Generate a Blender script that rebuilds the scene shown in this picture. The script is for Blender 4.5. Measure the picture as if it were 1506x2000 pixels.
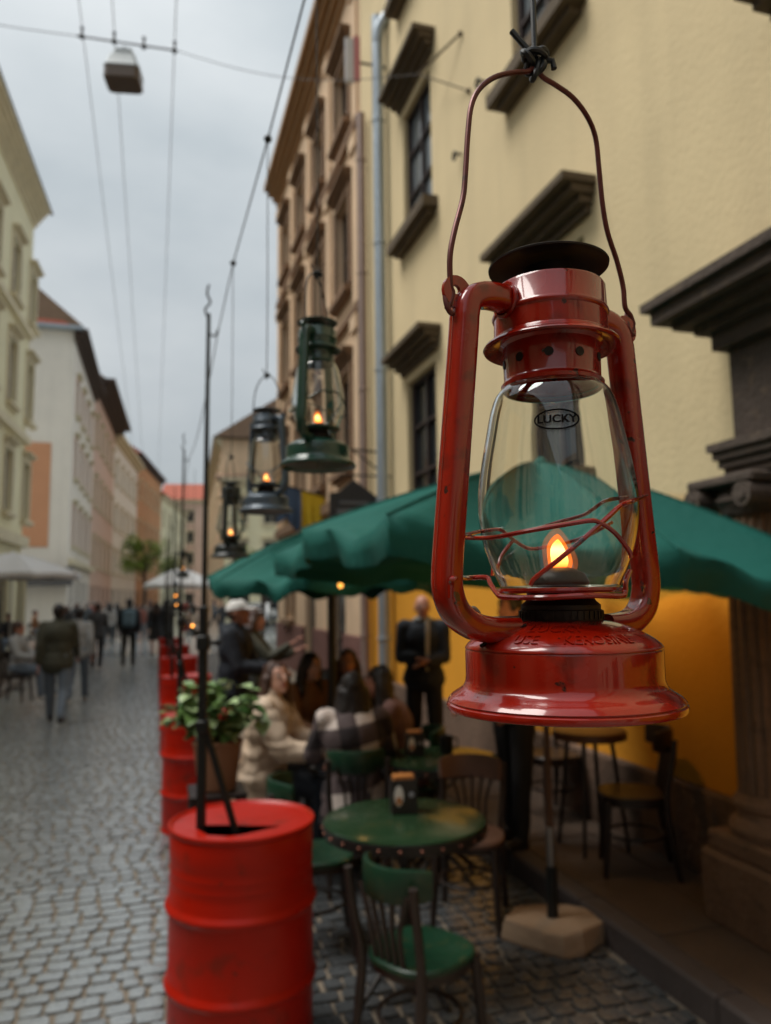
import bpy, bmesh, math, random
import numpy as np
from mathutils import Vector, Matrix, noise as mnoise
random.seed(7); PI = math.pi; rad = math.radians
for _o in list(bpy.data.objects): bpy.data.objects.remove(_o)
SC = bpy.context.scene
C = SC.collection

# ------------------------------------------------------------------ camera
FPX = 1500.0; CAMH = 1.78
TH, PT, RO = rad(16.8), math.atan(165/1500), rad(-0.72)
CP = Vector((0, 0, CAMH))
F0 = Vector((math.sin(TH), math.cos(TH), 0)); R0 = Vector((math.cos(TH), -math.sin(TH), 0)); ZU = Vector((0, 0, 1))
FW = F0*math.cos(PT) + ZU*math.sin(PT); U0 = ZU*math.cos(PT) - F0*math.sin(PT)
RT = R0*math.cos(RO) + U0*math.sin(RO); UP = U0*math.cos(RO) - R0*math.sin(RO)
cam = bpy.data.cameras.new('camera'); cam_o = bpy.data.objects.new('camera', cam); C.objects.link(cam_o)
cam.sensor_fit = 'VERTICAL'; cam.sensor_height = 36; cam.lens = 36*FPX/2000
cam.clip_start = .02; cam.clip_end = 3000
mw = Matrix.Identity(4)
for i in range(3): mw[i][0], mw[i][1], mw[i][2], mw[i][3] = RT[i], UP[i], -FW[i], CP[i]
cam_o.matrix_world = mw
cam.dof.use_dof = True; cam.dof.focus_distance = .415; cam.dof.aperture_fstop = 8.2
SC.camera = cam_o

# ------------------------------------------------------------------ sky, sun, exposure (overcast)
SUN_EL, SUN_AZ = rad(62), rad(282)      # azimuth clockwise from +Y
w = bpy.data.worlds.new('World'); SC.world = w; w.use_nodes = True
nt = w.node_tree; N = nt.nodes; L = nt.links
bg = N['Background']; bg.inputs['Strength'].default_value = .1
sky = N.new('ShaderNodeTexSky'); sky.sky_type = 'NISHITA'; sky.sun_disc = False
sky.sun_elevation = SUN_EL; sky.sun_rotation = SUN_AZ; sky.dust_density = 3
tc = N.new('ShaderNodeTexCoord'); nz = N.new('ShaderNodeTexNoise'); nz.inputs['Scale'].default_value = 2.1; nz.inputs['Detail'].default_value = 5
mp = N.new('ShaderNodeMapping'); mp.inputs['Scale'].default_value = (1, 1, 2.2)
L.new(tc.outputs['Generated'], mp.inputs['Vector']); L.new(mp.outputs[0], nz.inputs['Vector'])
rp = N.new('ShaderNodeValToRGB'); rp.color_ramp.elements[0].position = .3; rp.color_ramp.elements[1].position = .72
rp.color_ramp.elements[0].color = (.54, .61, .645, 1); rp.color_ramp.elements[1].color = (.90, .94, .95, 1)
L.new(nz.outputs['Fac'], rp.inputs[0])
gain = N.new('ShaderNodeMix'); gain.data_type = 'RGBA'; gain.blend_type = 'MULTIPLY'; gain.inputs['Factor'].default_value = 1
SKYV = 3.25
L.new(rp.outputs[0], gain.inputs['A'])
sxyz = N.new('ShaderNodeSeparateXYZ'); L.new(tc.outputs['Generated'], sxyz.inputs[0])     # overcast dome: zenith brighter than horizon
ov = N.new('ShaderNodeMapRange'); ov.inputs['From Min'].default_value = 0; ov.inputs['From Max'].default_value = 1; ov.inputs['To Min'].default_value = SKYV*.82; ov.inputs['To Max'].default_value = SKYV*1.75
L.new(sxyz.outputs['Z'], ov.inputs['Value']); cmb = N.new('ShaderNodeCombineXYZ')
for i_ in range(3): L.new(ov.outputs[0], cmb.inputs[i_])
L.new(cmb.outputs[0], gain.inputs['B'])
mix = N.new('ShaderNodeMix'); mix.data_type = 'RGBA'; mix.inputs['Factor'].default_value = .94
L.new(sky.outputs[0], mix.inputs['A']); L.new(gain.outputs['Result'], mix.inputs['B']); L.new(mix.outputs['Result'], bg.inputs['Color'])
sl = bpy.data.lights.new('sun', 'SUN'); sl.energy = 1.5; sl.angle = rad(32); sl.color = (1, .96, .9)
so = bpy.data.objects.new('sun', sl); C.objects.link(so)
sdir = Vector((math.sin(SUN_AZ)*math.cos(SUN_EL), math.cos(SUN_AZ)*math.cos(SUN_EL), math.sin(SUN_EL)))
so.rotation_euler = sdir.to_track_quat('Z', 'Y').to_euler(); so.location = (0, 0, 30)
vs = SC.view_settings; vs.view_transform = 'Standard'; vs.look = 'None'; vs.exposure = 1.05; vs.gamma = 1; vs.use_curve_mapping = False
cy = SC.cycles; cy.use_denoising = True; cy.use_adaptive_sampling = True; cy.adaptive_threshold = .015
cy.max_bounces = 10; cy.transmission_bounces = 10; cy.transparent_max_bounces = 10; cy.diffuse_bounces = 4; cy.glossy_bounces = 5
cy.sample_clamp_indirect = 4; cy.blur_glossy = .5
try: cy.denoiser = 'OPENIMAGEDENOISE'
except Exception: pass

# ------------------------------------------------------------------ pixel (1506x2000) to place
def ray(u, v): return FW + RT*((u-753)/FPX) + UP*((1000-v)/FPX)
def at_x(u, v, x): d = ray(u, v); return CP + d*(x/d.x)
def at_z(u, v, z=0.): d = ray(u, v); return CP + d*((z-CAMH)/d.z)
def at_d(u, v, dist): return CP + ray(u, v)*dist          # dist along the optical axis
def yaw_to(u): d = ray(u, 1165); return d

# ------------------------------------------------------------------ materials
MAT = {}
def mat(name, col, rough=.6, metal=0., var=.0, vscale=6., bump=0., bscale=60., coat=0., spec=.5, streak=0., dirt=None, dirt_amt=0., island=0., chips=None, rvar=0.):
    if name in MAT: return MAT[name]
    m = bpy.data.materials.new(name); m.use_nodes = True; MAT[name] = m
    t = m.node_tree; n = t.nodes; l = t.links; p = n['Principled BSDF']
    p.inputs['Roughness'].default_value = rough; p.inputs['Metallic'].default_value = metal
    p.inputs['Specular IOR Level'].default_value = spec
    if coat: p.inputs['Coat Weight'].default_value = coat; p.inputs['Coat Roughness'].default_value = .06
    p.inputs['Base Color'].default_value = (*col, 1)
    co = n.new('ShaderNodeTexCoord')
    cur = None
    def mixc(a, b, fac):
        x = n.new('ShaderNodeMix'); x.data_type = 'RGBA'
        if a is None: x.inputs['A'].default_value = (*col, 1)
        else: l.new(a, x.inputs['A'])
        x.inputs['B'].default_value = (*b, 1); l.new(fac, x.inputs['Factor']); return x.outputs['Result']
    def noisef(scale, lo, hi, amt, vec=None, detail=6):
        z = n.new('ShaderNodeTexNoise'); z.inputs['Scale'].default_value = scale; z.inputs['Detail'].default_value = detail
        l.new(vec or co.outputs['Object'], z.inputs['Vector'])
        r = n.new('ShaderNodeMapRange'); r.inputs['From Min'].default_value = lo; r.inputs['From Max'].default_value = hi
        r.inputs['To Min'].default_value = 0; r.inputs['To Max'].default_value = amt; l.new(z.outputs['Fac'], r.inputs['Value'])
        return r.outputs[0]
    if var:
        cur = mixc(cur, tuple(c*.55 for c in col), noisef(vscale, .35, .75, var))
        cur = mixc(cur, tuple(min(1, c*1.35+.01) for c in col), noisef(vscale*.37, .45, .8, var*.8))
    if streak:
        sm = n.new('ShaderNodeMapping'); sm.inputs['Scale'].default_value = (1, 1, .06); l.new(co.outputs['Object'], sm.inputs['Vector'])
        cur = mixc(cur, tuple(c*.5 for c in col), noisef(3.2, .5, .85, streak, sm.outputs[0]))
    if dirt: cur = mixc(cur, dirt, noisef(vscale*2.3, .58, .7, dirt_amt))
    if chips: cur = mixc(cur, chips[0], noisef(chips[1], chips[2], chips[2]+.025, .9, detail=3))
    if island:
        g = n.new('ShaderNodeNewGeometry'); h = n.new('ShaderNodeHueSaturation')
        mr = n.new('ShaderNodeMapRange'); mr.inputs['To Min'].default_value = 1-island; mr.inputs['To Max'].default_value = 1+island
        l.new(g.outputs['Random Per Island'], mr.inputs['Value']); l.new(mr.outputs[0], h.inputs['Value'])
        if cur is None: h.inputs['Color'].default_value = (*col, 1)
        else: l.new(cur, h.inputs['Color'])
        cur = h.outputs[0]
    if cur is not None: l.new(cur, p.inputs['Base Color'])
    if rvar:
        rr = noisef(vscale*1.7, .3, .7, rvar); ad = n.new('ShaderNodeMath'); ad.operation = 'ADD'; ad.inputs[1].default_value = rough; l.new(rr, ad.inputs[0]); l.new(ad.outputs[0], p.inputs['Roughness'])
    if bump:
        z = n.new('ShaderNodeTexNoise'); z.inputs['Scale'].default_value = bscale; z.inputs['Detail'].default_value = 5; l.new(co.outputs['Object'], z.inputs['Vector'])
        b = n.new('ShaderNodeBump'); b.inputs['Strength'].default_value = bump; b.inputs['Distance'].default_value = .02; l.new(z.outputs['Fac'], b.inputs['Height']); l.new(b.outputs[0], p.inputs['Normal'])
    return m
def glassmat(name, tint=(1, 1, 1), rough=0.0, wav=0.):
    m = bpy.data.materials.new(name); m.use_nodes = True; MAT[name] = m
    p = m.node_tree.nodes['Principled BSDF']; p.inputs['Base Color'].default_value = (*tint, 1); p.inputs['Roughness'].default_value = rough
    p.inputs['Transmission Weight'].default_value = 1; p.inputs['IOR'].default_value = 1.47
    if wav:
        n = m.node_tree.nodes; l = m.node_tree.links; co = n.new('ShaderNodeTexCoord'); mp = n.new('ShaderNodeMapping'); mp.inputs['Scale'].default_value = (1, 1, .35)
        z = n.new('ShaderNodeTexNoise'); z.inputs['Scale'].default_value = 45; z.inputs['Detail'].default_value = 1
        b = n.new('ShaderNodeBump'); b.inputs['Strength'].default_value = wav; b.inputs['Distance'].default_value = .004
        l.new(co.outputs['Object'], mp.inputs['Vector']); l.new(mp.outputs[0], z.inputs['Vector']); l.new(z.outputs['Fac'], b.inputs['Height']); l.new(b.outputs[0], p.inputs['Normal'])
    return m
def emit(name, col, s):
    m = bpy.data.materials.new(name); m.use_nodes = True; MAT[name] = m
    p = m.node_tree.nodes['Principled BSDF']; p.inputs['Base Color'].default_value = (0, 0, 0, 1)
    p.inputs['Emission Color'].default_value = (*col, 1); p.inputs['Emission Strength'].default_value = s
    return m

# ------------------------------------------------------------------ mesh building
class MB:
    def __init__(s): s.v = []; s.f = []; s.mi = []; s.cm = 0
    def quad(s, a, b, c, d):
        i = len(s.v); s.v += [tuple(a), tuple(b), tuple(c), tuple(d)]; s.f.append((i, i+1, i+2, i+3)); s.mi.append(s.cm)
    def grid(s, rows, closed_u=False, cap0=False, cap1=False):
        i0 = len(s.v); n = len(rows[0])
        for r in rows: s.v += [tuple(p) for p in r]
        for a in range(len(rows)-1):
            for b in range(n if closed_u else n-1):
                c = (b+1) % n; s.f.append((i0+a*n+b, i0+a*n+c, i0+(a+1)*n+c, i0+(a+1)*n+b)); s.mi.append(s.cm)
        if cap0: s.f.append(tuple(i0+k for k in range(n))[::-1]); s.mi.append(s.cm)
        if cap1: s.f.append(tuple(i0+(len(rows)-1)*n+k for k in range(n))); s.mi.append(s.cm)
        return s
    def box(s, lo, hi, bev=0., M=None):
        x0, y0, z0 = lo; x1, y1, z1 = hi
        if bev <= 0:
            P = [(x0, y0, z0), (x1, y0, z0), (x1, y1, z0), (x0, y1, z0), (x0, y0, z1), (x1, y0, z1), (x1, y1, z1), (x0, y1, z1)]
            Fs = [(3, 2, 1, 0), (4, 5, 6, 7), (0, 1, 5, 4), (1, 2, 6, 5), (2, 3, 7, 6), (3, 0, 4, 7)]
            if M: P = [tuple(M @ Vector(p)) for p in P]
            i = len(s.v); s.v += P; s.f += [tuple(i+k for k in f) for f in Fs]; s.mi += [s.cm]*6
        else:
            b = min(bev, (x1-x0)*.45, (y1-y0)*.45, (z1-z0)*.45)
            def ring(z, q): return [(x0+q+b*0, y0+b, z), (x0+b, y0+q, z), (x1-b, y0+q, z), (x1-q, y0+b, z), (x1-q, y1-b, z), (x1-b, y1-q, z), (x0+b, y1-q, z), (x0+q, y1-b, z)]
            rows = [ring(z0, b), ring(z0+b, 0), ring(z1-b, 0), ring(z1, b)]
            if M: rows = [[M @ Vector(p) for p in r] for r in rows]
            s.grid(rows, True, True, True)
        return s
    def lathe(s, prof, seg=32, c=(0, 0, 0), cap0=False, cap1=False):
        rows = [[(c[0]+r*math.cos(2*PI*k/seg), c[1]+r*math.sin(2*PI*k/seg), c[2]+z) for k in range(seg)] for r, z in prof]
        return s.grid(rows, True, cap0, cap1)
    def tube(s, pts, r, seg=8, caps=True, closed=False, flat=1.):
        P = [Vector(p) for p in pts]; n = len(P); rs = r if isinstance(r, (list, tuple)) else [r]*n
        rows = []; nrm = None
        for i in range(n):
            if closed: t = P[(i+1) % n]-P[i-1]
            else: t = (P[min(i+1, n-1)]-P[max(i-1, 0)])
            if t.length < 1e-9: t = Vector((0, 0, 1))
            t.normalize()
            if nrm is None: nrm = t.orthogonal().normalized()
            nrm = (nrm - t*nrm.dot(t));
            if nrm.length < 1e-6: nrm = t.orthogonal()
            nrm.normalize(); b = t.cross(nrm)
            rows.append([P[i]+nrm*rs[i]*math.cos(2*PI*k/seg)+b*rs[i]*flat*math.sin(2*PI*k/seg) for k in range(seg)])
        if closed: rows.append(rows[0])
        return s.grid(rows, True, caps and not closed, caps and not closed)
    def ball(s, c, r, seg=12, rings=8, M=None):
        c = Vector(c); rx, ry, rz = (r, r, r) if not isinstance(r, (tuple, list)) else r
        rows = []
        for i in range(rings+1):
            a = PI*(.02+.96*i/rings)-PI/2
            row = [Vector((rx*math.cos(a)*math.cos(2*PI*k/seg), ry*math.cos(a)*math.sin(2*PI*k/seg), rz*math.sin(a))) for k in range(seg)]
            if M: row = [M @ p for p in row]
            rows.append([c+p for p in row])
        return s.grid(rows, True, True, True)
    def capsule(s, a, b, ra, rb, seg=10):
        a = Vector(a); b = Vector(b); t = (b-a); Ln = t.length; t = t.normalized() if Ln > 1e-6 else Vector((0, 0, 1))
        n = t.orthogonal().normalized(); q = t.cross(n); rows = []
        for k in range(5):
            g = -PI/2+(k+.15)/4.15*PI/2; rows.append((a+t*ra*math.sin(g), ra*math.cos(g)))
        for k in range(5):
            g = (k/4.15)*PI/2; rows.append((b+t*rb*math.sin(g), rb*math.cos(g)))
        R = [[c+n*rr*math.cos(2*PI*k/seg)+q*rr*math.sin(2*PI*k/seg) for k in range(seg)] for c, rr in rows]
        return s.grid(R, True, True, True)
    def prism(s, poly, z0, z1, M=None):
        n = len(poly); rows = [[Vector((x, y, z)) for x, y in poly] for z in (z0, z1)]
        if M: rows = [[M @ p for p in r] for r in rows]
        return s.grid(rows, True, True, True)
    def mesh(s, name, smooth=None):
        me = bpy.data.meshes.new(name); me.from_pydata(s.v, [], s.f); me.update()
        if any(s.mi): me.polygons.foreach_set('material_index', s.mi)
        bm = bmesh.new(); bm.from_mesh(me); bmesh.ops.recalc_face_normals(bm, faces=bm.faces); bm.to_mesh(me); bm.free()
        if smooth is not None:
            me.polygons.foreach_set('use_smooth', [True]*len(me.polygons))
            if smooth > 0: me.set_sharp_from_angle(angle=rad(smooth))
        return me
    def build(s, name, m, parent=None, smooth=35):
        me = s.mesh(name, smooth)
        for x in (m if isinstance(m, (list, tuple)) else [m]): me.materials.append(x)
        return obj(name, me, parent)
def obj(name, me, parent=None):
    o = bpy.data.objects.new(name, me); C.objects.link(o)
    if parent is not None: o.parent = parent
    return o
def tag(o, label, cat, group=None):
    o['label'] = label; o['category'] = cat
    if group: o['group'] = group
    return o
def thing(name, label, cat, loc=(0, 0, 0), rz=0., group=None):
    o = bpy.data.objects.new(name, None); C.objects.link(o); o.location = loc; o.rotation_euler = (0, 0, rz); o.empty_display_size = .1
    return tag(o, label, cat, group)
def struct(o, kind='structure'): o['kind'] = kind; return o
def copy_tree(o, parent=None, loc=None, rz=None, skip=()):
    c = o.copy(); C.objects.link(c); c.parent = parent
    if loc is not None: c.location = loc
    if rz is not None: c.rotation_euler = (0, 0, rz)
    for ch in list(o.children):
        if ch.name.split('.')[0] not in skip: copy_tree(ch, c, skip=skip)
    return c
TMP = bpy.data.scenes.new('workbench')
def eval_mesh(o):
    if o.name in C.objects: C.objects.unlink(o)
    TMP.collection.objects.link(o); vl = TMP.view_layers[0]; vl.update(); dg = vl.depsgraph
    return bpy.data.meshes.new_from_object(o.evaluated_get(dg))
def remesh(mb, vox, smooth=3, name='m'):
    me = bpy.data.meshes.new('t'); me.from_pydata(mb.v, [], mb.f); me.update()
    bm = bmesh.new(); bm.from_mesh(me); bmesh.ops.recalc_face_normals(bm, faces=bm.faces); bm.to_mesh(me); bm.free()
    o = bpy.data.objects.new('t', me); C.objects.link(o)
    r = o.modifiers.new('r', 'REMESH'); r.mode = 'VOXEL'; r.voxel_size = vox
    if smooth: q = o.modifiers.new('s', 'SMOOTH'); q.factor = .5; q.iterations = smooth
    out = eval_mesh(o); out.name = name; bpy.data.objects.remove(o); bpy.data.meshes.remove(me)
    out.polygons.foreach_set('use_smooth', [True]*len(out.polygons))
    return out
def spline(pts, n=8, closed=False):
    P = [Vector(p) for p in pts]; out = []; m = len(P)
    for i in range(m if closed else m-1):
        g = (lambda k: P[k % m]) if closed else (lambda k: P[max(0, min(m-1, k))])
        p0, p1, p2, p3 = g(i-1), g(i), g(i+1), g(i+2)
        for k in range(n):
            t = k/n; out.append(.5*((2*p1)+(p2-p0)*t+(2*p0-5*p1+4*p2-p3)*t*t+(3*p1-p0-3*p2+p3)*t**3))
    if not closed: out.append(P[-1])
    return out
def text_mesh(s, size, ext, bold=0.):
    cu = bpy.data.curves.new('txt', 'FONT'); cu.body = s; cu.size = size; cu.extrude = ext; cu.align_x = 'CENTER'; cu.align_y = 'CENTER'; cu.resolution_u = 3; cu.offset = size*bold
    o = bpy.data.objects.new('txt', cu); C.objects.link(o); me = eval_mesh(o); bpy.data.objects.remove(o); bpy.data.curves.remove(cu)
    return me

# ================================================================== palette
M_RED = mat('lantern_red_paint', (.265, .0075, .001), .18, 0, .3, 20, .012, 160, coat=.85, spec=.3, chips=((.02, .008, .006), 85, .69), dirt=(.05, .004, .003), dirt_amt=.6, rvar=.12)
M_GRN = mat('lantern_green_paint', (.006, .045, .03), .25, 0, .3, 22, coat=.5, rvar=.1)
M_GRY = mat('lantern_blue_grey_paint', (.06, .085, .11), .32, .3, .3, 22, coat=.2, rvar=.1)
M_BLK = mat('lantern_black_paint', (.012, .018, .017), .35, 0, .3, 22, rvar=.1)
M_SOOT = mat('sooty_metal', (.018, .013, .011), .5, .5, .3, 40)
M_BAIL = mat('rusty_red_wire', (.10, .018, .013), .38, .4, .5, 60, dirt=(.012, .008, .007), dirt_amt=.8)
M_DWIRE = mat('dark_wire', (.02, .02, .02), .45, .5)
M_STEEL = mat('steel_wire', (.3, .3, .3), .3, .9)
M_CORD = mat('black_cord', (.008, .011, .012), .42)
M_PRINT = mat('dark_print', (.004, .003, .003), .8, spec=.05)
M_GLASS = glassmat('lantern_glass', (.97, .99, .98), 0, .06)
M_BRL = mat('barrel_red_paint', (.41, .010, .0018), .27, 0, .2, 4, .03, 9, spec=.3, chips=((.05, .02, .012), 26, .70), dirt=(.10, .02, .010), dirt_amt=.5, rvar=.2)
M_POLE = mat('black_steel_pole', (.010, .012, .012), .45, .3, .2, 9)
M_CHG = mat('chair_green_paint', (.006, .036, .017), .3, 0, .25, 9, dirt=(.2, .12, .03), dirt_amt=.12, rvar=.15)
M_CHD = mat('dark_bentwood', (.022, .014, .011), .4, 0, .3, 12)
M_TBT = mat('table_green_lacquer', (.016, .04, .017), .1, 0, .4, 3.5, .03, 20, dirt=(.12, .08, .02), dirt_amt=.25, rvar=.2)
M_RIM = mat('dark_table_band', (.018, .016, .014), .4, .3)
M_STUD = mat('copper_stud', (.22, .09, .06), .35, .8)
M_STONE = mat('pale_sandstone', (.36, .25, .16), .85, 0, .4, 6, .4, 30)
M_CANV = mat('green_canvas', (.011, .10, .080), .75, 0, .2, 2.2, .35, 11, spec=.2)
M_WCAN = mat('white_canvas', (.75, .74, .73), .8, 0, .1, 3)

def flame_mat():
    m = bpy.data.materials.new('flame'); m.use_nodes = True; n = m.node_tree.nodes; l = m.node_tree.links; p = n['Principled BSDF']
    p.inputs['Base Color'].default_value = (0, 0, 0, 1); tc_ = n.new('ShaderNodeTexCoord'); sx = n.new('ShaderNodeSeparateXYZ'); l.new(tc_.outputs['Generated'], sx.inputs[0])
    r = n.new('ShaderNodeValToRGB'); e = r.color_ramp.elements; e[0].position = .0; e[0].color = (1, .10, .008, 1); e[1].position = .3; e[1].color = (1, .50, .10, 1)
    q = e.new(.65); q.color = (1, .66, .22, 1); q = e.new(.9); q.color = (1, .36, .04, 1)
    l.new(sx.outputs['Z'], r.inputs[0]); l.new(r.outputs[0], p.inputs['Emission Color']); p.inputs['Emission Strength'].default_value = 2.6
    return m
M_FLAME = flame_mat()
M_FLAMEF = emit('far_flame', (1, .36, .05), 22)
def halo_mat():
    m = bpy.data.materials.new('flame_halo'); m.use_nodes = True; n = m.node_tree.nodes; l = m.node_tree.links; n.remove(n['Principled BSDF'])
    e = n.new('ShaderNodeEmission'); e.inputs['Color'].default_value = (1, .17, .012, 1); e.inputs['Strength'].default_value = 1.1; t = n.new('ShaderNodeBsdfTransparent'); x = n.new('ShaderNodeMixShader'); x.inputs[0].default_value = .34
    l.new(t.outputs[0], x.inputs[1]); l.new(e.outputs[0], x.inputs[2]); l.new(x.outputs[0], n['Material Output'].inputs['Surface']); return m
M_HALO = halo_mat(); M_GLOW = halo_mat(); M_GLOW.name = 'flame_glow'; M_GLOW.node_tree.nodes['Mix Shader'].inputs[0].default_value = .05

# ================================================================== hurricane lanterns
DL = .44
def lz(v): return DL*math.tan(PT+math.atan((1000-v)/FPX))
def lscale(v): return (DL*math.cos(PT)+lz(v)*math.sin(PT))/FPX
d_ = ray(1102, 1378); k_ = DL/d_.dot(F0); LPOS = CP+d_*k_       # base centre of the red lantern
PHI = rad(30); LROT = PHI-TH
ZB = LPOS.z
LX = Vector((math.cos(LROT), math.sin(LROT), 0)); LY = Vector((-math.sin(LROT), math.cos(LROT), 0))
def to_local(p): q = p-LPOS; return Vector((q.dot(LX), q.dot(LY), q.z))
def on_arm_plane(u, v, off=0.):
    d = ray(u, v); t = ((LPOS-CP).dot(LY)+off)/d.dot(LY); return to_local(CP+d*t)
def on_cyl(u, v, R, back=False):
    d = ray(u, v); o = CP-LPOS; a = d.x**2+d.y**2; b = 2*(o.x*d.x+o.y*d.y); c = o.x**2+o.y**2-R*R; D = b*b-4*a*c
    t = (-b)/(2*a) if D < 0 else (-b+(1 if back else -1)*math.sqrt(D))/(2*a)
    return to_local(CP+d*t)
GLASS_PROF = [(.0333, .0665), (.0350, .0705), (.0382, .0775), (.0425, .0905), (.0450, .105), (.0453, .114), (.0445, .125), (.0424, .139), (.0397, .153), (.0368, .1675), (.0340, .1760), (.0300, .1815), (.0285, .1835)]
def glass_r(z):
    pr_ = smooth_prof(GLASS_PROF, 4)
    for (r0, z0), (r1, z1) in zip(pr_, pr_[1:]):
        if z0 <= z <= z1: return r0+(r1-r0)*(z-z0)/(z1-z0)
    return .03
def smooth_prof(pr, n=4): return [(p.x, p.y) for p in spline([(a, b, 0) for a, b in pr], n)]
DOME = [(.0543, .0325), (.0535, .0345), (.0505, .0372), (.0455, .0402), (.0395, .0430), (.0335, .0452), (.0275, .0468), (.0235, .0474)]
def dome_r(z):
    for (r0, z0), (r1, z1) in zip(DOME, DOME[1:]):
        if z0 <= z <= z1: return r0+(r1-r0)*(z-z0)/(z1-z0)
    return .04
LM = {}
def lantern_meshes():
    b = MB()
    b.lathe([(.0, .0035), (.058, .0035), (.0615, .0005), (.0638, -.0015), (.0652, -.001), (.0658, .0005), (.0655, .0022), (.0645, .0030), (.0650, .0040)] +
            smooth_prof([(.0650, .0040), (.0625, .0068), (.0590, .0090), (.0563, .0112), (.0549, .0140), (.0545, .0170)], 3) + [(.0545, .0310), (.0541, .0322), (.0533, .0330)], 72)
    LM['tank'] = b.mesh('tank', 40)
    LM['dome'] = MB().lathe([(.0538, .0318), (.0546, .0323), (.0546, .0330)]+smooth_prof(DOME[1:], 2)+[(.0, .0474)], 72).mesh('tank_top', 40)
    b = MB(); b.lathe([(.0228, .0470), (.0232, .0480), (.0232, .0530), (.0222, .0536), (.0222, .0560), (.0200, .0580), (.0185, .0600), (.019, .0640), (.0, .0645)], 40)
    for k in range(40):
        a = 2*PI*k/40; b.box((.0226, -.0008, .0482), (.0237, .0008, .0528), M=Matrix.Rotation(a, 4, 'Z'))
    LM['collar'] = b.mesh('burner_collar', 30)
    b = MB(); b.lathe([(.016, .0625), (.0350, .0628), (.0362, .0640), (.0358, .0655), (.0330, .0660), (.0155, .0655)], 48); LM['plate'] = b.mesh('globe_plate', 40)
    LM['burner'] = MB().lathe([(.016, .0655), (.0165, .069), (.014, .074), (.009, .0765), (.0055, .0775), (.005, .0765), (0, .0765)], 24).mesh('burner_cone', 40)
    # glass with real thickness
    pr = smooth_prof(GLASS_PROF, 4); inn = [(r-.0016, z) for r, z in pr][::-1]
    LM['glass'] = MB().lathe(pr+inn+[pr[0]], 96).mesh('glass_globe', 0)
    # chimney: perforated lower sleeve, brim, upper sleeve, cap
    b = MB(); b.lathe([(.0265, .1800), (.0283, .1802), (.0296, .1815), (.0298, .1840), (.0287, .1850), (.0280, .1870), (.0282, .2060), (.030, .2075), (.0375, .2050), (.0392, .2052), (.0398, .2062), (.0392, .2074), (.0350, .2100), (.0332, .2120),
                        (.0330, .2230), (.0336, .2236), (.0341, .2250), (.0336, .2264), (.0330, .2272), (.0326, .2400), (.0318, .2416), (.0290, .2420), (.0150, .2420)], 72)
    LM['chimney'] = b.mesh('chimney', 40)
    b = MB(); b.lathe([(.0, .2555), (.010, .2555), (.0145, .2545), (.0150, .2420), (.0135, .2420), (.0135, .2545)], 32)
    b.lathe([(.0, .2595), (.012, .2595), (.016, .2587), (.026, .2567), (.0335, .2545), (.0352, .2547), (.0354, .2557), (.0345, .2563), (.027, .2583), (.016, .2605), (.0, .2609)], 64)
    LM['cap'] = b.mesh('chimney_cap', 40)
    # side tubes: rounded rectangular section swept along the arm
    def arm(sx):
        wd = lambda x: x+(.0078 if sx < 0 else .003)*min(1, max(0, (x-.034)/.016))+(.0035 if sx < 0 else .001)*min(1, max(0, (x-.0555)/.01))
        pts = spline([(wd(x_), y_, z_) for x_, y_, z_ in [(.028, 0, .2285), (.038, 0, .2300), (.046, 0, .2285), (.0520, 0, .2235), (.0545, 0, .2150), (.0555, 0, .205), (.0600, 0, .150), (.0645, 0, .095), (.0662, 0, .075), (.0660, 0, .064), (.0625, 0, .0535), (.055, 0, .0465), (.047, 0, .0440), (.040, 0, .0432), (.034, 0, .0432)]], 6)
        rows = []; n = len(pts)
        for i, p in enumerate(pts):
            t = (pts[min(i+1, n-1)]-pts[max(i-1, 0)]).normalized(); q = Vector((t.z, 0, -t.x)); row = []
            for k in range(24):
                a = 2*PI*k/24; c, s = math.cos(a), math.sin(a); e = .6
                row.append(p+q*(.0071*math.copysign(abs(c)**e, c))+Vector((0, 1, 0))*(.0078*math.copysign(abs(s)**e, s)))
            rows.append([Vector((sx*r.x, r.y, r.z)) for r in row])
        b = MB().grid(rows, True, True, True)
        # pressed seam ridge along the outer face
        seam = [Vector((sx*(p.x+.0069), .0, p.z)) for p in pts[14:54]]
        b.tube(seam, .0009, 6)
        # joint ring at the hood
        b.tube([(sx*.0335, .0095*math.cos(a), .2295+.0093*math.sin(a)) for a in [2*PI*k/20 for k in range(20)]], .0012, 6, closed=True)
        return b
    LM['arm_l'] = arm(-1).mesh('side_tube', 40); LM['arm_r'] = arm(1).mesh('side_tube', 40)
    # flat lug with an eye, on the outer bend of the tube
    def lug(sx):
        b = MB(); cx, cz = .0595+(.0078 if sx < 0 else .003), .2278; rows = []
        for y in (-.0012, .0012):
            ro = []; ri = []
            for k in range(20):
                a = 2*PI*k/20; rr = .0092*(1+.35*max(0, math.cos(a-PI*1.22))**3)
                ro.append(Vector((sx*(cx+rr*math.cos(a)), y, cz+rr*math.sin(a)))); ri.append(Vector((sx*(cx+.0027*math.cos(a)+.001), y, cz+.0027*math.sin(a)+.001)))
            rows += [ri, ro] if y < 0 else [ro, ri]
        return b.grid(rows+[rows[0]], True)
    LM['lug_l'] = lug(-1).mesh('lug', 40); LM['lug_r'] = lug(1).mesh('lug', 40)
    fl = MB(); fl.lathe(smooth_prof([(.0, 0), (.0046, .0005), (.0058, .004), (.0056, .009), (.0046, .014), (.0028, .0178), (.0010, .0200), (.0001, .0206)], 4), 28)
    fl.v = [(x*1.2+.0008*math.sin(z*260+.6), y*.6, z) for x, y, z in fl.v]
    LM['flame'] = fl.mesh('flame', 0)
    LM['hole'] = MB().lathe([(0, .0004), (.0026, .0004), (.0026, -.002), (.0, -.002)], 14).mesh('vent_hole', 40)
lantern_meshes()
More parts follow.
